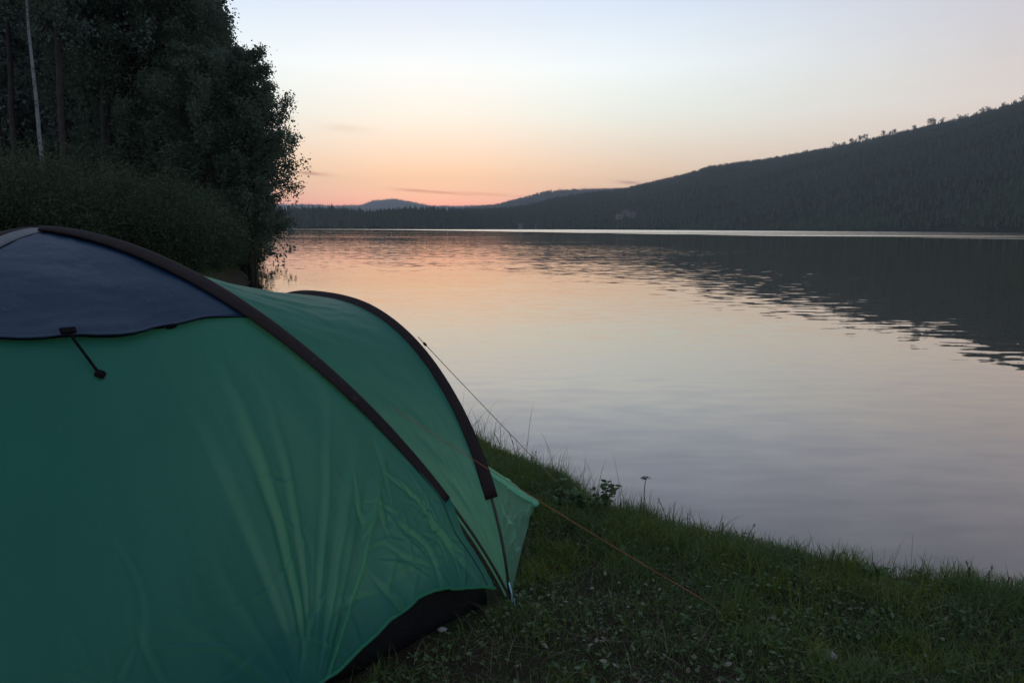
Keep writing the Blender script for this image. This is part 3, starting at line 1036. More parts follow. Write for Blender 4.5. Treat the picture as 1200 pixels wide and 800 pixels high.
# toggle on a short cord under the cap edge
g0, g1 = panel_point(160, 391, .02), panel_point(192, 385, .008)
tg = tobj('toggle', *tube(np.linspace(g1 - E1 * .004, panel_point(206, 384, .008), 5), [.004, .0065, .007, .0065, .004], 8), M['black'])
tobj('toggle_cord', *tube(np.linspace(g0, g1, 5), .002, 5), M['black'], tg)

# --- the remaining three sides of the dome (away from the camera)
def plain_side(B0, B1, name, hz=.05):
    s, t = np.meshgrid(np.linspace(0, 1, 50), np.linspace(0, 1, 70), indexing='ij')
    P = pole(B0, t) * (1 - s)[..., None] + pole(B1, t) * s[..., None]
    P[..., 2] += t ** 3 * (hz + .05 * np.sin(3 * PI * s) ** 2)
    P = P + (.006 * fbm(s * 6, t * 6, 5.5, 3) * np.sin(PI * s) * np.minimum(1, t * 8))[..., None] * np.array([-1., 0, 0])
    V, F = sheet(P, 50, 70)
    tobj(name, V, F, M['fly'])


plain_side(Dd, Ee, 'side_panel')
plain_side(Ee, C2, 'side_panel')

# --- porch roof: cloth from the dome poles out to the lakeside hoop
WU, WV = 200, 90
t, w = np.meshgrid(np.linspace(0, 1, WU), np.linspace(0, 1, WV), indexing='ij')
inner = np.where((t < .5)[..., None], pole(Cc, 1 - 2 * t), pole(C2, 2 * t - 1))
inner = inner + (sstep(.0, .25, 1 - 2 * np.minimum(t, 1 - t)) * -.012)[..., None] * np.array([0, 0, 1.])
outer = hoop(t)
P = inner * (1 - w)[..., None] + outer * w[..., None]
span = np.linalg.norm(outer - inner, axis=-1)
up_n = grid_normals(P)
up_n *= np.where(up_n[..., 2:3] < 0, -1, 1)
sag = -.040 * span * np.sin(PI * w) * (np.exp(-((t - .5) / .16) ** 2) + .12)
wr = .0028 * np.sin(t * 260 + 6 * vnoise(t * 9, w * 3)) * np.exp(-((t - .42) / .10) ** 2) * np.sin(PI * w) ** .7
wr += .002 * np.sin(t * 120 + w * 9 + 3 * vnoise(t * 8, w * 5)) * np.sin(PI * w)
wr += .004 * fbm(t * 9, w * 4, 8.8, 3) * np.sin(PI * w)
P = P + (sag + wr)[..., None] * up_n
V, F = sheet(P[2:-2], WU - 4, WV)
tobj('porch_roof', V, F, M['fly'])

# --- wings closing the porch sides down to the ground pegs
TIP = np.array([.118, 3.745, .03])
TIP2 = Cc + DIR * (2.7 - .70) + OUT * .77 + np.array([0, 0, .03])


def wing(tip, t0, t1, name, corner):
    nu, nv = 130, 130
    a, b = np.meshgrid(np.linspace(0, 1, nu), np.linspace(0, 1, nv), indexing='ij')
    H_ = hoop(t0 + (t1 - t0) * a)
    foot = corner * (1 - a ** .9)[..., None] + tip * (a ** .9)[..., None]
    foot = foot + np.array([0, 0, .06]) * (np.sin(PI * np.clip(a, 0, 1)) * .6)[..., None]
    P = H_ * (1 - b)[..., None] + foot * b[..., None]
    n_ = grid_normals(P); n_ *= np.sign((n_ * OUT).sum(-1, keepdims=True) + 1e-9)
    d = np.linalg.norm(P - tip, axis=-1)
    ang = np.arctan2(P[..., 2] - tip[2], np.linalg.norm(P[..., :2] - tip[:2], axis=-1) + .02)
    f = .007 * np.sin(ang * 26 + 2 * vnoise(d * 5, ang * 3)) * np.exp(-(d / .45) ** 2) * sstep(.02, .15, d)
    f += crease_field(a, b, .55, .5, .2, .22, 26, 71, (.4, .9, 2.2), lens=(.1, .35), w=(.012, .03), amp=.010) * np.sin(PI * b) ** .5 * sstep(0, .2, a)
    f += -.012 * np.sin(PI * a) * np.sin(PI * b)
    P = P + f[..., None] * n_
    V, F = sheet(P, nu, nv)
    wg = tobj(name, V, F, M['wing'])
    top = P[-1]
    rolled = tube(top, .011 + .007 * np.sin(np.linspace(0, 1, nv) * PI) ** .5 + .006 * sstep(.75, 1, np.linspace(0, 1, nv)), 9)
    tobj('rolled_edge', *rolled, M['wing'], wg)
    lp = np.array([tip + OUT * .005 + np.array([0, 0, .012]), tip + OUT * .04 + np.array([0, 0, -.005]), tip + OUT * .07 + np.array([0, 0, -.035])])
    tobj('peg_loop', *tube(lp, .004, 5), M['black'], wg)
    return wg


WT = float(np.interp(.162, hs_, hl))
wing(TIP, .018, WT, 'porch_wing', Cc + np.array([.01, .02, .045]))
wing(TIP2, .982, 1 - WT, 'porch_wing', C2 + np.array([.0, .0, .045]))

# --- floor tub
fl = [Cc + .05 * (A_ - Cc) * [1, 1, 0], Dd + .05 * (A_ - Dd) * [1, 1, 0], Ee + .05 * (A_ - Ee) * [1, 1, 0], C2 + .05 * (A_ - C2) * [1, 1, 0]]
loop = []
for i in range(4):
    a_, b_ = fl[i], fl[(i + 1) % 4]
    for s in np.linspace(0, 1, 30, endpoint=False): loop.append(a_ * (1 - s) + b_ * s)
loop = np.array(loop); nl = len(loop)
cen = loop.mean(0)
rings = []
for z, sc in ((-.03, 1.0), (.03, 1.0), (.12, .985), (.21, .955), (.25, .93)):
    r_ = cen + (loop - cen) * sc; r_[:, 2] = z + .006 * np.sin(np.arange(nl) * 1.7) * (z > 0); rings.append(r_)
V = np.concatenate(rings + [np.array([[cen[0], cen[1], .0]])])
F = [grid_faces(5, nl, True), np.stack([np.arange(nl), (np.arange(nl) + 1) % nl, np.full(nl, 5 * nl)], -1)]
tobj('groundsheet', V, F, M['tub'])

# --- poles and their sleeves
def pole_with_sleeve(fn, n_fn, t_sl, w0, w1, name_mat, lo=0.0, shift=.0, side=None):
    tt = np.linspace(0, 1, 90)
    pl = fn(tt)
    po = tobj('pole', *tube(pl + n_fn(tt) * (.010 if shift else .001), .0052, 8), M['pole'])
    ts = np.linspace(lo, t_sl, 80)
    ws = w0 + (w1 - w0) * ts / max(t_sl, 1e-6)
    ws = ws * (1 + .0 * ts) if shift else ws * (1 + .03 * fbm(ts * 14, ts * 0, 2.2, 2))
    ct, nn = fn(ts), n_fn(ts)
    Bx = np.cross(unit(np.gradient(ct, axis=0)), nn)
    if shift: Bx *= np.where((Bx * side(ts)).sum(1, keepdims=True) > 0, 1, -1)      # the band lies on the side panel's edge
    ct = ct + nn * (.013 if shift else .008) + Bx * (ws * shift)[:, None]
    V, F = tube(ct, ws, 14, flat=(nn, .24))
    tobj('pole_sleeve', V, F, M[name_mat])
    return po


def mixn(a, b, k): return unit(np.broadcast_to(a, b.shape) * (1 - k) + b * k)


def inplane(fn, tt, ref):
    P0, P1 = fn(np.clip(tt - .004, 0, 1)), fn(np.clip(tt + .004, 0, 1))
    T_ = unit(P1 - P0)
    N_ = ref - A_ * 0
    nrm = np.cross(T_, np.broadcast_to(N_, T_.shape))
    nrm = unit(nrm)
    nrm *= np.where(nrm[:, 2:3] < 0, -1, 1)
    return nrm


h1 = unit(np.cross((Cc - A_) * [1, 1, 0], [0, 0, 1.]));  h1 = h1 if h1[1] < 0 else -h1      # towards the camera
h2 = unit(np.cross((Dd - A_) * [1, 1, 0], [0, 0, 1.]));  h2 = h2 if h2[0] > 0 else -h2
f1 = lambda t: pole(Cc, t)
side1 = lambda t: unit(pole(Dd, t) - pole(Cc, t) + np.array([0, -1e-3, -1e-3]))


def n1(t):
    T_ = unit(f1(np.clip(t + .004, 0, 1)) - f1(np.clip(t - .004, 0, 1)))
    n_ = unit(np.cross(T_, side1(t)))
    n_ *= np.where((n_ * NP).sum(1, keepdims=True) > 0, 1, -1)
    return mixn(n_, inplane(f1, t, h1), .22)



pole_with_sleeve(f1, n1, .797, .046, .022, 'sleeve', shift=.45, side=side1)
f2 = lambda t: pole(Dd, t)
n2 = lambda t: mixn(h2, inplane(f2, t, h2), .8)
pole_with_sleeve(f2, n2, .797, .024, .024, 'sleeve_sheen', lo=.0)
f3 = lambda t: pole(Ee, t)
pole_with_sleeve(f3, lambda t: mixn(h1, inplane(f3, t, h1), .75), .797, .040, .027, 'sleeve')
f4 = lambda t: pole(C2, t)
pole_with_sleeve(f4, lambda t: mixn(h2, inplane(f4, t, h2), .75), .797, .040, .027, 'sleeve')
fh = lambda t: hoop(t)
ph = pole_with_sleeve(fh, lambda t: mixn(-OUT, inplane(fh, t, OUT), .55), .895, .024, .024, 'sleeve', lo=.103)

# corner fittings: webbing loops and pole tips
for B in (Cc, C2, Dd, Ee):
    o_ = unit((B - A_) * [1, 1, 0])
    sd = np.array([-o_[1], o_[0], 0])
    p_ = B + o_ * .004
    pts = np.array([p_ + [0, 0, .085] - o_ * .006, p_ + [0, 0, .045] + o_ * .004, p_ + [0, 0, .012] + o_ * .006, p_ + [0, 0, -.012] + o_ * .002])
    wbb = tobj('corner_webbing', *tube(pts, .0085, 8, flat=(o_, .3)), M['web'])
    tobj('peg', *tube(np.array([p_ + o_ * .012 + sd * .02 + [0, 0, .012], p_ + o_ * .014 + [0, 0, .016], p_ + o_ * .016 - sd * .008 + [0, 0, .006], p_ + o_ * .01 - [0, 0, .10]]), .003, 6), M['web'], wbb)

# guy lines
def cordline(a, b, sag, rad, mat, name, knot=None):
    s = np.linspace(0, 1, 40)
    P = a * (1 - s)[:, None] + b * s[:, None]
    P[:, 2] -= sag * 4 * s * (1 - s)
    g = tobj(name, *tube(P, rad, 6), M[mat])
    if knot:
        c = a * (1 - knot) + b * knot; c[2] -= sag * 4 * knot * (1 - knot)
        d = unit(b - a)
        tobj('slider', *tube(np.linspace(c - d * .012, c + d * .012, 6), [.002, .005, .0055, .0055, .005, .002], 8), M['black'], g)
    return g


ga = np.array([-.437, 2.782, .712]) + n1(np.array([.6]))[0] * .02
gb = np.array([.752, 2.712, float(ground_z(.752, 2.712)) + .01])
cordline(ga, gb, .012, .0012, 'cord', 'guy_line')
ha = hoop(np.array([float(np.interp(.585, hs_, hl))]))[0] + np.array([.012, 0, .042])
hb = np.array([.43, 4.06, float(ground_z(.43, 4.06)) - .02])
cordline(ha, hb, .006, .0015, 'cord_dull', 'guy_line', knot=.03)

# ------------------------------------------------------------------ grass and plants
TENTP = np.array([Cc, Cc + [.0, .0, 0], TIP, TIP2, C2, Ee, Dd])[:, :2]


def in_tent(x, y, grow=0.0):
    c = TENTP.mean(0)
    P = c + (TENTP - c) * (1 + grow)
    r = np.ones(x.shape, bool)
    nP = len(P)
    inside = np.zeros(x.shape, bool)
    j = nP - 1
    for i in range(nP):
        xi, yi = P[i]; xj, yj = P[j]
        cnd = ((yi > y) != (yj > y)) & (x < (xj - xi) * (y - yi) / (yj - yi + 1e-12) + xi)
        inside ^= cnd; j = i
    return inside


def blades(x, y, h, w, lean, rs, segs=3):
    m = len(x)
    z = ground_z(x, y) - .004
    az = rs.uniform(0, 2 * PI, m)
    d = np.stack([np.cos(az), np.sin(az)], -1)
    fa = rs.uniform(0, 2 * PI, m)
    sd = np.stack([np.cos(fa), np.sin(fa)], -1)
    V = []
    for i in range(segs + 1):
        s = i / segs
        hx = h * lean * s ** 2
        c = np.stack([x + d[:, 0] * hx, y + d[:, 1] * hx, z + h * (s - .45 * np.minimum(lean, 1.2) * s ** 2)], -1)
        if i < segs:
            ww = w * (1 - .55 * s ** 1.5)
            off = np.concatenate([sd * (ww / 2)[:, None], np.zeros((m, 1))], 1)
            V += [c - off, c + off]
        else:
            V += [c]
    V = np.stack(V, 1)
    kk = V.shape[1]
    b = (np.arange(m) * kk)[:, None]
    F = [np.concatenate([b + 2 * i, b + 2 * i + 1, b + 2 * i + 3, b + 2 * i + 2], 1) for i in range(segs - 1)]
    T_ = np.concatenate([b + 2 * (segs - 1), b + 2 * (segs - 1) + 1, b + 2 * segs], 1)
    return V.reshape(-1, 3), [np.concatenate(F), T_]


def scatter(nn, x0, x1, y0, y1, rs):
    x = rs.uniform(x0, x1, nn); y = rs.uniform(y0, y1, nn)
    d = shore_dist(x, y)
    return x, y, d


rs = R(301)
x, y, d = scatter(330000, -1.6, 3.6, 1.0, 5.6, rs)
clump = fbm(x * 2.3, y * 2.3, 1.1, 3)
clump2 = fbm(x * 8, y * 8, 5.1, 2)
worn = np.exp(-(((x - .15) / .65) ** 2 + ((y - 2.35) / .55) ** 2))          # trodden patch beside the tent
keep = (d > .25) & ~in_tent(x, y) & (rs.uniform(0, 1, len(x)) < (.75 + .5 * clump - .34 * worn + .22 * clump2))
# sparse outside the camera's cone
cone = np.abs(x) < .72 * y + .35
keep &= cone | (rs.uniform(0, 1, len(x)) < .25)
x, y, d, clump, worn = x[keep], y[keep], d[keep], clump[keep], worn[keep]
crest = np.exp(-((d - .75) / .35) ** 2)
h = (.038 + .022 * rs.gamma(2, .5, len(x)) + .03 * np.clip(clump, -.5, 1) + .035 * crest) * (1 - .45 * worn)
h = h * (1 + .7 * fbm(x * 5.5, y * 5.5, 41.1, 2))
h = np.clip(h, .012, .16)
w = rs.uniform(.0018, .0042, len(x))
lean = rs.uniform(.1, 1.25, len(x))
# coarser meadow grass further along the bank and behind the camera
x2, y2, d2 = scatter(230000, -24, 10, -6, 36, rs)
k2 = (d2 > .3) & ~in_tent(x2, y2) & ~((x2 > -1.6) & (x2 < 3.6) & (y2 > 1.0) & (y2 < 5.6)) & (rs.uniform(0, 1, len(x2)) < .7 + .5 * fbm(x2 * .8, y2 * .8, 31., 3))
x2, y2 = x2[k2], y2[k2]
x = np.r_[x, x2]; y = np.r_[y, y2]; lean = np.r_[lean, rs.uniform(.1, 1.1, len(x2))]
h = np.r_[h, rs.uniform(.06, .17, len(x2))]; w = np.r_[w, rs.uniform(.006, .013, len(x2))]
V, F = blades(x, y, h, w, lean, rs)
o = obj('grass', V, F, M['grass'], smooth=False)
tag(o, 'short dark grass on the lake bank', 'grass', kind='stuff')

# taller grass fringing the bank edge
x, y, d = scatter(60000, -1.6, 3.6, 1.5, 6.5, rs)
cl = fbm(x * 3.1, y * 3.1, 6.6, 3)
keep = (d > .15) & (d < 1.25) & ~in_tent(x, y, .02) & (rs.uniform(0, 1, len(x)) < (.20 + .5 * cl) * np.exp(-((d - .7) / .38) ** 2))
x, y, d, cl = x[keep], y[keep], d[keep], cl[keep]
leftish = sstep(.9, -.1, x)
h = rs.uniform(.08, .17, len(x)) * (1 + .55 * leftish) * (1 + .35 * cl)
tall = rs.uniform(0, 1, len(x)) < .055
h = np.where(tall, h * rs.uniform(1.3, 1.9, len(x)), h)
V, F = blades(x, y, h, rs.uniform(.0018, .0036, len(x)), rs.uniform(.05, .75, len(x)), rs, 4)
o = obj('tall_grass', V, F, M['grass'], smooth=False)
tag(o, 'tall thin grass fringing the bank edge against the water', 'grass', kind='stuff')

# small broad leaves low in the grass
x, y, d = scatter(44000, -1.2, 3.4, 1.2, 5.2, rs)
cl = fbm(x * 2.6, y * 2.6, 12.6, 3)
keep = (d > .4) & ~in_tent(x, y) & (rs.uniform(0, 1, len(x)) < .35 + .8 * cl) & (np.abs(x) < .75 * y + .4)
x, y = x[keep], y[keep]
m = len(x)
z = ground_z(x, y) + rs.uniform(.008, .055, m)
Cn = np.stack([x, y, z], -1)
az = rs.uniform(0, 2 * PI, m)
a = np.stack([np.cos(az), np.sin(az), rs.uniform(-.35, .6, m)], -1); a = unit(a)
b = unit(np.cross(a, np.stack([rs.normal(0, .35, m), rs.normal(0, .35, m), np.ones(m)], -1)))
nn_ = np.cross(a, b)
L_ = rs.uniform(.008, .024, m)[:, None]
W_ = L_ * rs.uniform(.14, .42, m)[:, None]
V = np.stack([Cn, Cn + a * L_ * .35 + b * W_ - nn_ * L_ * .06, Cn + a * L_ * .75 + b * W_ * .7 - nn_ * L_ * .1, Cn + a * L_ - nn_ * L_ * .2,
              Cn + a * L_ * .75 - b * W_ * .7 - nn_ * L_ * .1, Cn + a * L_ * .35 - b * W_ - nn_ * L_ * .06, Cn + a * L_ * .5], 1)
bb = (np.arange(m) * 7)[:, None]
F = np.concatenate([np.concatenate([bb, bb + 1, bb + 2, bb + 6], 1), np.concatenate([bb + 6, bb + 2, bb + 3, bb + 4], 1), np.concatenate([bb, bb + 6, bb + 4, bb + 5], 1)])
o = obj('ground_cover', V.reshape(-1, 3), F, M['herb'], smooth=False)
tag(o, 'low broad leaved weeds between the grass', 'weeds', kind='stuff')


# dry thatch and dead stems lying through the grass
x, y, d = scatter(30000, -1.2, 3.4, 1.1, 5.0, rs)
cl = fbm(x * 3.3, y * 3.3, 21.6, 3)
keep = (d > .5) & ~in_tent(x, y) & (rs.uniform(0, 1, len(x)) < .22 + .5 * cl + .4 * np.exp(-(((x - .2) / .8) ** 2 + ((y - 2.3) / .6) ** 2))) & (np.abs(x) < .75 * y + .4)
x, y = x[keep], y[keep]
V, F = blades(x, y, rs.uniform(.03, .11, len(x)), rs.uniform(.0012, .003, len(x)), rs.uniform(.9, 2.0, len(x)), rs)
o = obj('dry_grass', V, F, M['thatch'], smooth=False)
tag(o, 'dry dead grass blades lying through the green grass', 'dry grass', kind='stuff')


def leaf_shape(L, W, curl, n=7):
    s = np.linspace(0, 1, n)
    ww = W * np.sin(PI * s ** .85) ** .8 * (1 - .15 * s)
    V = []
    for k in (-1, -.5, 0, .5, 1):
        V.append(np.stack([s * L, k * ww, curl * L * (s ** 2 * .5 + .35 * (abs(k)) ** 1.5 * np.sin(PI * s))], -1))
    return np.stack(V, 1).reshape(-1, 3), grid_faces(n, 5)


# fallen leaves in the worn patch: each one its own object
protos = []
for L, W, cu in ((.045, .016, .25), (.034, .014, .5), (.055, .017, -.3), (.03, .012, .8)):
    V, F = leaf_shape(L, W, cu)
    protos.append(obj('fallen_leaf', V, F, M['litter'], loc=(0, 0, -20)))
rs = R(77)
cnt = 0
used = set()
while cnt < 90:
    if cnt < 62:
        u, v = rs.normal(700, 90), rs.uniform(690, 815)
    else:
        u, v = rs.uniform(620, 1150), rs.uniform(620, 800)
    dd = ray(u, v); tt_ = -CAM_H / dd[2]
    px, py = dd[0] * tt_, dd[1] * tt_
    if in_tent(np.array([px]), np.array([py]), .04)[0] or shore_dist(np.array([px]), np.array([py]))[0] < .9: continue
    kk = cnt % 4
    loc = (px, py, float(ground_z(px, py)) + rs.uniform(.012, .035))
    if kk not in used:
        o = protos[kk]; used.add(kk)
    else:
        o = protos[kk].copy(); COL.objects.link(o)
    o.location = loc
    o.rotation_euler = (rs.normal(0, .4), rs.normal(0, .4), rs.uniform(0, 6.28))
    sc = rs.uniform(.25, .6)
    o.scale = (sc, sc, sc)
    tag(o, 'small dry fallen leaf lying in the grass beside the tent', 'fallen leaf', 'fallen leaves in the grass')
    cnt += 1

# two pale stones
def stone(u, v, r, seed, label):
    dd = ray(u, v); tt_ = -CAM_H / dd[2]
    px, py = dd[0] * tt_, dd[1] * tt_
    th, ph_ = np.meshgrid(np.linspace(0, PI, 14), np.arange(20) / 20 * 2 * PI, indexing='ij')
    n_ = np.stack([np.sin(th) * np.cos(ph_), np.sin(th) * np.sin(ph_), np.cos(th)], -1)
    rr = r * (1 + .25 * fbm(n_[..., 0] * 1.6 + seed, n_[..., 1] * 1.6, n_[..., 2] * 1.6, 3))
    V = n_ * rr[..., None] * [1.2, .9, .65]
    o = obj('stone', V, grid_faces(14, 20, True), M['stone'], loc=(px, py, float(ground_z(px, py)) + r * .6))
    tag(o, label, 'stone')


stone(972, 772, .020, 3, 'pale grey stone in the grass near the bottom right')
stone(518, 740, .013, 9, 'small flat tan stone beside the raised tent hem')


# leafy sapling, umbel and seed stalks on the bank edge
def leafy(x, y, h, seed, nst, label, name='leafy_plant', leafL=.034):
    rs = R(seed)
    root = empty(name, (x, y, float(ground_z(x, y))))
    stems, lv = [], []
    for i in range(nst):
        a = rs.uniform(0, 2 * PI); hh = h * rs.uniform(.55, 1.05); sp = h * rs.uniform(.1, .6)
        s = np.linspace(0, 1, 7)
        P = np.stack([math.cos(a) * sp * s ** 1.4, math.sin(a) * sp * s ** 1.4, hh * s], -1)
        stems.append(tube(P, np.linspace(.0022, .001, 7), 5))
        for f in np.linspace(.35, 1, 7):
            c = np.array([np.interp(f, s, P[:, k]) for k in range(3)])
            for sg in (0, PI):
                V, F = leaf_shape(leafL * rs.uniform(.6, 1.15), leafL * .33, rs.uniform(-.4, .3))
                az = a + sg + rs.uniform(-1.1, 1.1) + f * 5
                pit = rs.uniform(-.5, .5); rl = rs.normal(0, .7)
                Mx = np.array((Matrix.Rotation(az, 3, 'Z') @ Matrix.Rotation(pit, 3, 'Y') @ Matrix.Rotation(rl, 3, 'X')))
                lv.append((V @ Mx.T + c, F))
    V, F = join(stems); obj('stem', V, F, M['stem'], root)
    V, F = join(lv); obj('foliage', V, F, M['herb'], root)
    tag(root, label, 'plant')


leafy(.44, 3.74, .165, 5, 9, 'bushy round leaved plant on the bank edge left of the umbel flower')
leafy(.24, 3.76, .15, 6, 7, 'smaller leafy plant on the bank edge where the guy line ends')
leafy(1.43, 3.02, .075, 8, 4, 'small leafy weed at the bank edge on the right', leafL=.04)
leafy(2.0, 2.72, .07, 9, 4, 'dark leafy weed at the right end of the bank edge', leafL=.04)


leafy(.345, 3.72, .14, 14, 7, 'middle one of three leafy plants on the bank edge beside the guy line')


def umbel(x, y, h, label):
    rs = R(12)
    root = empty('umbel_flower', (x, y, float(ground_z(x, y))))
    s = np.linspace(0, 1, 10)
    P = np.stack([.012 * s + .003 * np.sin(s * 6), .0 * s, h * s], -1)
    br = np.stack([.012 * .55 - .045 * s[:6], 0 * s[:6], h * .52 + s[:6] * -.0 + .0 * s[:6]], -1)
    br[:, 2] = h * .48 - .022 * np.linspace(0, 1, 6)
    V, F = join([tube(P, np.linspace(.0032, .0018, 10), 6), tube(br, np.linspace(.0014, .0008, 6), 5)])
    obj('stem', V, F, M['stem'], root)
    parts = []
    for i in range(16):
        a = rs.uniform(0, 2 * PI); r = .021 * math.sqrt(rs.uniform(.05, 1))
        e = P[-1] + np.array([math.cos(a) * r, math.sin(a) * r, .012 - r * .25])
        parts.append(tube(np.linspace(P[-1] - [0, 0, .002], e, 4), .0007, 4))
        for q_ in range(5):
            b_ = e + rs.normal(0, .002, 3)
            parts.append(tube(np.array([b_ - [0, 0, .0015], b_, b_ + [0, 0, .0015]]), [.0008, .0024, .0008], 5))
    V, F = join(parts); obj('flower_head', V, F, M['umbel'], root)
    tag(root, label, 'flower')


umbel(.628, 3.70, .215, 'single umbel seed head on a tall thin stalk at the bank edge')


def seed_stalk(u, h, seed, dd_):
    rs = R(seed)
    # walk out along the view azimuth until the bank edge
    d = ray(u, 600)
    for r in np.linspace(2, 6, 300):
        px, py = d[0] / d[1] * r, r
        if shore_dist(np.array([px]), np.array([py]))[0] < dd_: break
    root = empty('seed_stalk', (px, py, float(ground_z(px, py))))
    s = np.linspace(0, 1, 9)
    bx, by = rs.normal(0, .25) * h, rs.normal(0, .1) * h
    P = np.stack([bx * s ** 2, by * s ** 2, h * s], -1)
    obj('stem', *tube(P, np.linspace(.0016, .0008, 9), 5), M['stem'], root)
    parts = []
    for i in range(22):
        f = rs.uniform(.68, 1)
        c = np.array([np.interp(f, s, P[:, k]) for k in range(3)])
        v_ = unit(np.array([rs.normal(0, .4), rs.normal(0, .4), 1.]))
        parts.append(tube(np.array([c, c + v_ * .005, c + v_ * .010]), [.0004, .0009, .0003], 4))
    V, F = join(parts); obj('seed_head', V, F, M['umbel'], root)
    tag(root, 'thin grass seed stalk sticking up above the bank edge', 'grass stalk', 'seed stalks along the bank edge')


rs = R(91)
for i, (u, h) in enumerate([(590, .2), (606, .24), (628, .22), (650, .2), (662, .18), (785, .17), (806, .12), (848, .13), (872, .13), (905, .08), (978, .10), (985, .12), (1012, .06), (1036, .10), (1052, .08),
                            (1085, .08), (1118, .12), (1140, .14), (1148, .15), (1158, .13), (1166, .16), (1183, .11), (1196, .13), (828, .09), (760, .10)]):
    seed_stalk(u, h * rs.uniform(.85, 1.2), 400 + i, .78)

# ------------------------------------------------------------------ air
hz = None
HAZE = 1.3e-4
if HAZE:
    m, t, out = new_mat('haze_air')
    vp = t.n('ShaderNodeVolumePrincipled')
    vp.inputs['Color'].default_value = (.82, .88, .94, 1)
    vp.inputs['Density'].default_value = HAZE
    t.l(vp.outputs[0], out.inputs['Volume'])
    V, F = box(-7200, 7200, -7200, 7200, -45, 430)
    hz = obj('haze', V, F, m, smooth=False)
    tag(hz, 'thin evening haze over the lake', kind='stuff')

# ------------------------------------------------------------------ sky and light
def srgb(r, g, b):
    f = lambda c: (c / 255 / 12.92) if c / 255 <= .04045 else ((c / 255 + .055) / 1.055) ** 2.4
    return (f(r), f(g), f(b))


SUN_AZ = -6.0                    # degrees right of +Y: the afterglow sits just left of the middle
world = bpy.data.worlds.new('World'); scene.world = world
world.use_nodes = True
nt = NT(world.node_tree); world.node_tree.nodes.clear()
wo = nt.n('ShaderNodeOutputWorld')
tc = nt.n('ShaderNodeTexCoord')
dirv = nt.vmath('NORMALIZE', tc.outputs['Generated']).outputs[0]
sp_ = nt.n('ShaderNodeSeparateXYZ'); nt.l(dirv, sp_.inputs[0])
el = nt.math('DIVIDE', nt.math('ARCSINE', sp_.outputs[2]), PI / 2)            # -1..1 (90 deg)
az = nt.math('ARCTAN2', sp_.outputs[0], sp_.outputs[1])                        # radians, 0 = +Y, + right
e01 = nt.math('MAXIMUM', el, 0.0)
g = lambda deg: deg / 90
front = nt.ramp(e01, [(g(0), srgb(214, 150, 150)), (g(1.4), srgb(206, 146, 154)), (g(2.3), srgb(217, 187, 169)), (g(3.4), srgb(240, 213, 179)), (g(5.3), srgb(229, 224, 208)), (g(7.7), srgb(230, 245, 240)),
                      (g(10.7), srgb(237, 254, 259)), (g(14.8), srgb(213, 233, 254)), (g(16.8), srgb(202, 220, 248)), (g(22), srgb(166, 180, 210)), (g(32), srgb(142, 158, 190)), (g(50), srgb(156, 171, 200)), (g(90), srgb(162, 177, 206))])
right = nt.ramp(e01, [(g(0), srgb(206, 166, 162)), (g(2.8), srgb(232, 188, 172)), (g(5), srgb(232, 200, 188)), (g(8), srgb(226, 207, 199)), (g(10.5), srgb(210, 196, 195)), (g(14.8), srgb(200, 195, 206)),
                      (g(22), srgb(158, 166, 190)), (g(32), srgb(138, 152, 182)), (g(50), srgb(156, 169, 199)), (g(90), srgb(162, 177, 206))])
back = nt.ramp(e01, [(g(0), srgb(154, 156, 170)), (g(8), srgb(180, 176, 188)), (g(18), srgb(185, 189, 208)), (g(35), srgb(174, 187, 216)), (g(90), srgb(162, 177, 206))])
daz = nt.math('SUBTRACT', az, math.radians(SUN_AZ))
wr_ = nt.smooth(math.radians(8), math.radians(48), daz)
cfr = nt.mix(wr_, front, right)
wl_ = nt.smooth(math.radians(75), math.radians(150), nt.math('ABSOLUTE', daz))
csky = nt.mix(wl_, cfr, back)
# broad uneven veil, so the gradient is not perfectly smooth
mpv = nt.n('ShaderNodeMapping'); mpv.inputs['Scale'].default_value = (2.2, 2.2, 16)
nt.l(dirv, mpv.inputs[0])
veil = nt.n('ShaderNodeTexNoise', Scale=2.0, Detail=5.0, Roughness=.55); nt.l(mpv.outputs[0], veil.inputs['Vector'])
csky = nt.vmath('SCALE', csky, scale=nt.math('MULTIPLY_ADD', veil.outputs[0], .07, .965)).outputs[0]
low = nt.ramp(e01, [(g(0), 1.0), (g(2), .75), (g(4), .42), (g(8), .20), (g(16), .09), (g(40), .0)])
csky = nt.vmath('SCALE', csky, scale=nt.math('MULTIPLY_ADD', low, .62, 1.0)).outputs[0]
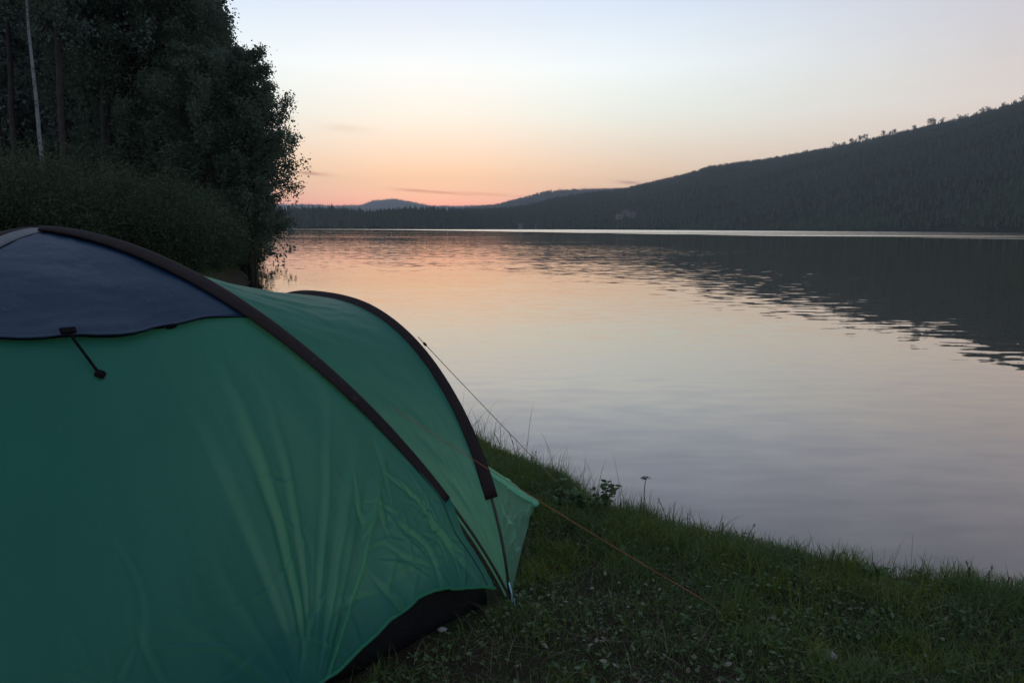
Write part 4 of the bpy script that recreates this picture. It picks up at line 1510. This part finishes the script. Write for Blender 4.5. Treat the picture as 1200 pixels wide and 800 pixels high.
# thin dark cloud streaks low over the horizon
mpc = nt.n('ShaderNodeMapping'); mpc.inputs['Scale'].default_value = (14, 14, 160)
nt.l(dirv, mpc.inputs[0])
cn = nt.n('ShaderNodeTexNoise', Scale=1.6, Detail=5.0, Roughness=.6); nt.l(mpc.outputs[0], cn.inputs['Vector'])
eld = nt.math('MULTIPLY', el, 90.0)
azd = nt.math('MULTIPLY', az, 180 / PI)
tot = None
for (u, v, wa, we, st) in ((362, 203, 1.3, .13, .9), (488, 223.5, 1.5, .10, .9), (515, 225.5, 1.6, .09, .9), (737, 214, .8, .10, .9), (405, 151, 1.6, .25, .2), (575, 228, 3, .10, .5), (545, 228, 1.0, .07, .6)):
    a_, e_ = azel(u, v); e_ = math.degrees(math.atan(e_))
    q1 = nt.math('POWER', nt.math('DIVIDE', nt.math('SUBTRACT', azd, a_), wa), 2.0)
    tilt = nt.math('ADD', eld, nt.math('MULTIPLY', nt.math('SUBTRACT', azd, a_), .06))
    q2 = nt.math('POWER', nt.math('DIVIDE', nt.math('SUBTRACT', tilt, e_), we), 2.0)
    mk = nt.math('MULTIPLY', nt.math('EXPONENT', nt.math('MULTIPLY', nt.math('ADD', q1, q2), -1.0)), st)
    tot = mk if tot is None else nt.math('MAXIMUM', tot, mk)
cm = nt.math('MULTIPLY', tot, nt.smooth(.22, .50, cn.outputs[0]))
csky = nt.mix(cm, csky, c4(srgb(150, 124, 128)))
sky = nt.n('ShaderNodeTexSky', sky_type='NISHITA', sun_disc=False)
sky.sun_elevation = math.radians(1.0)
sky.sun_rotation = math.radians(SUN_AZ)
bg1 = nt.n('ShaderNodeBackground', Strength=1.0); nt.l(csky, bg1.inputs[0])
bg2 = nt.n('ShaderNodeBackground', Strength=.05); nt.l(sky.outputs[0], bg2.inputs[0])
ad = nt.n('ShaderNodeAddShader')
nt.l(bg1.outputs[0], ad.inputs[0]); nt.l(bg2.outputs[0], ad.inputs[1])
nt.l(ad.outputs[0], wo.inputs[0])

sun = bpy.data.lights.new('sun', 'SUN')
sun.energy = .3
sun.angle = math.radians(.9)
sun.color = (1.0, .62, .42)
so = bpy.data.objects.new('sun', sun); COL.objects.link(so)
sd_ = Vector((math.sin(math.radians(SUN_AZ)) * math.cos(math.radians(.4)), math.cos(math.radians(SUN_AZ)) * math.cos(math.radians(.4)), math.sin(math.radians(.4))))
so.rotation_euler = sd_.to_track_quat('Z', 'Y').to_euler()

# ------------------------------------------------------------------ render settings
scene.view_settings.view_transform = 'Standard'
scene.view_settings.look = 'None'
scene.view_settings.exposure = 0
scene.view_settings.gamma = 1
scene.view_settings.use_curve_mapping = False
scene.cycles.max_bounces = 8
scene.cycles.diffuse_bounces = 5
scene.cycles.glossy_bounces = 3
scene.cycles.transmission_bounces = 4
scene.cycles.volume_bounces = 0
scene.cycles.use_denoising = True
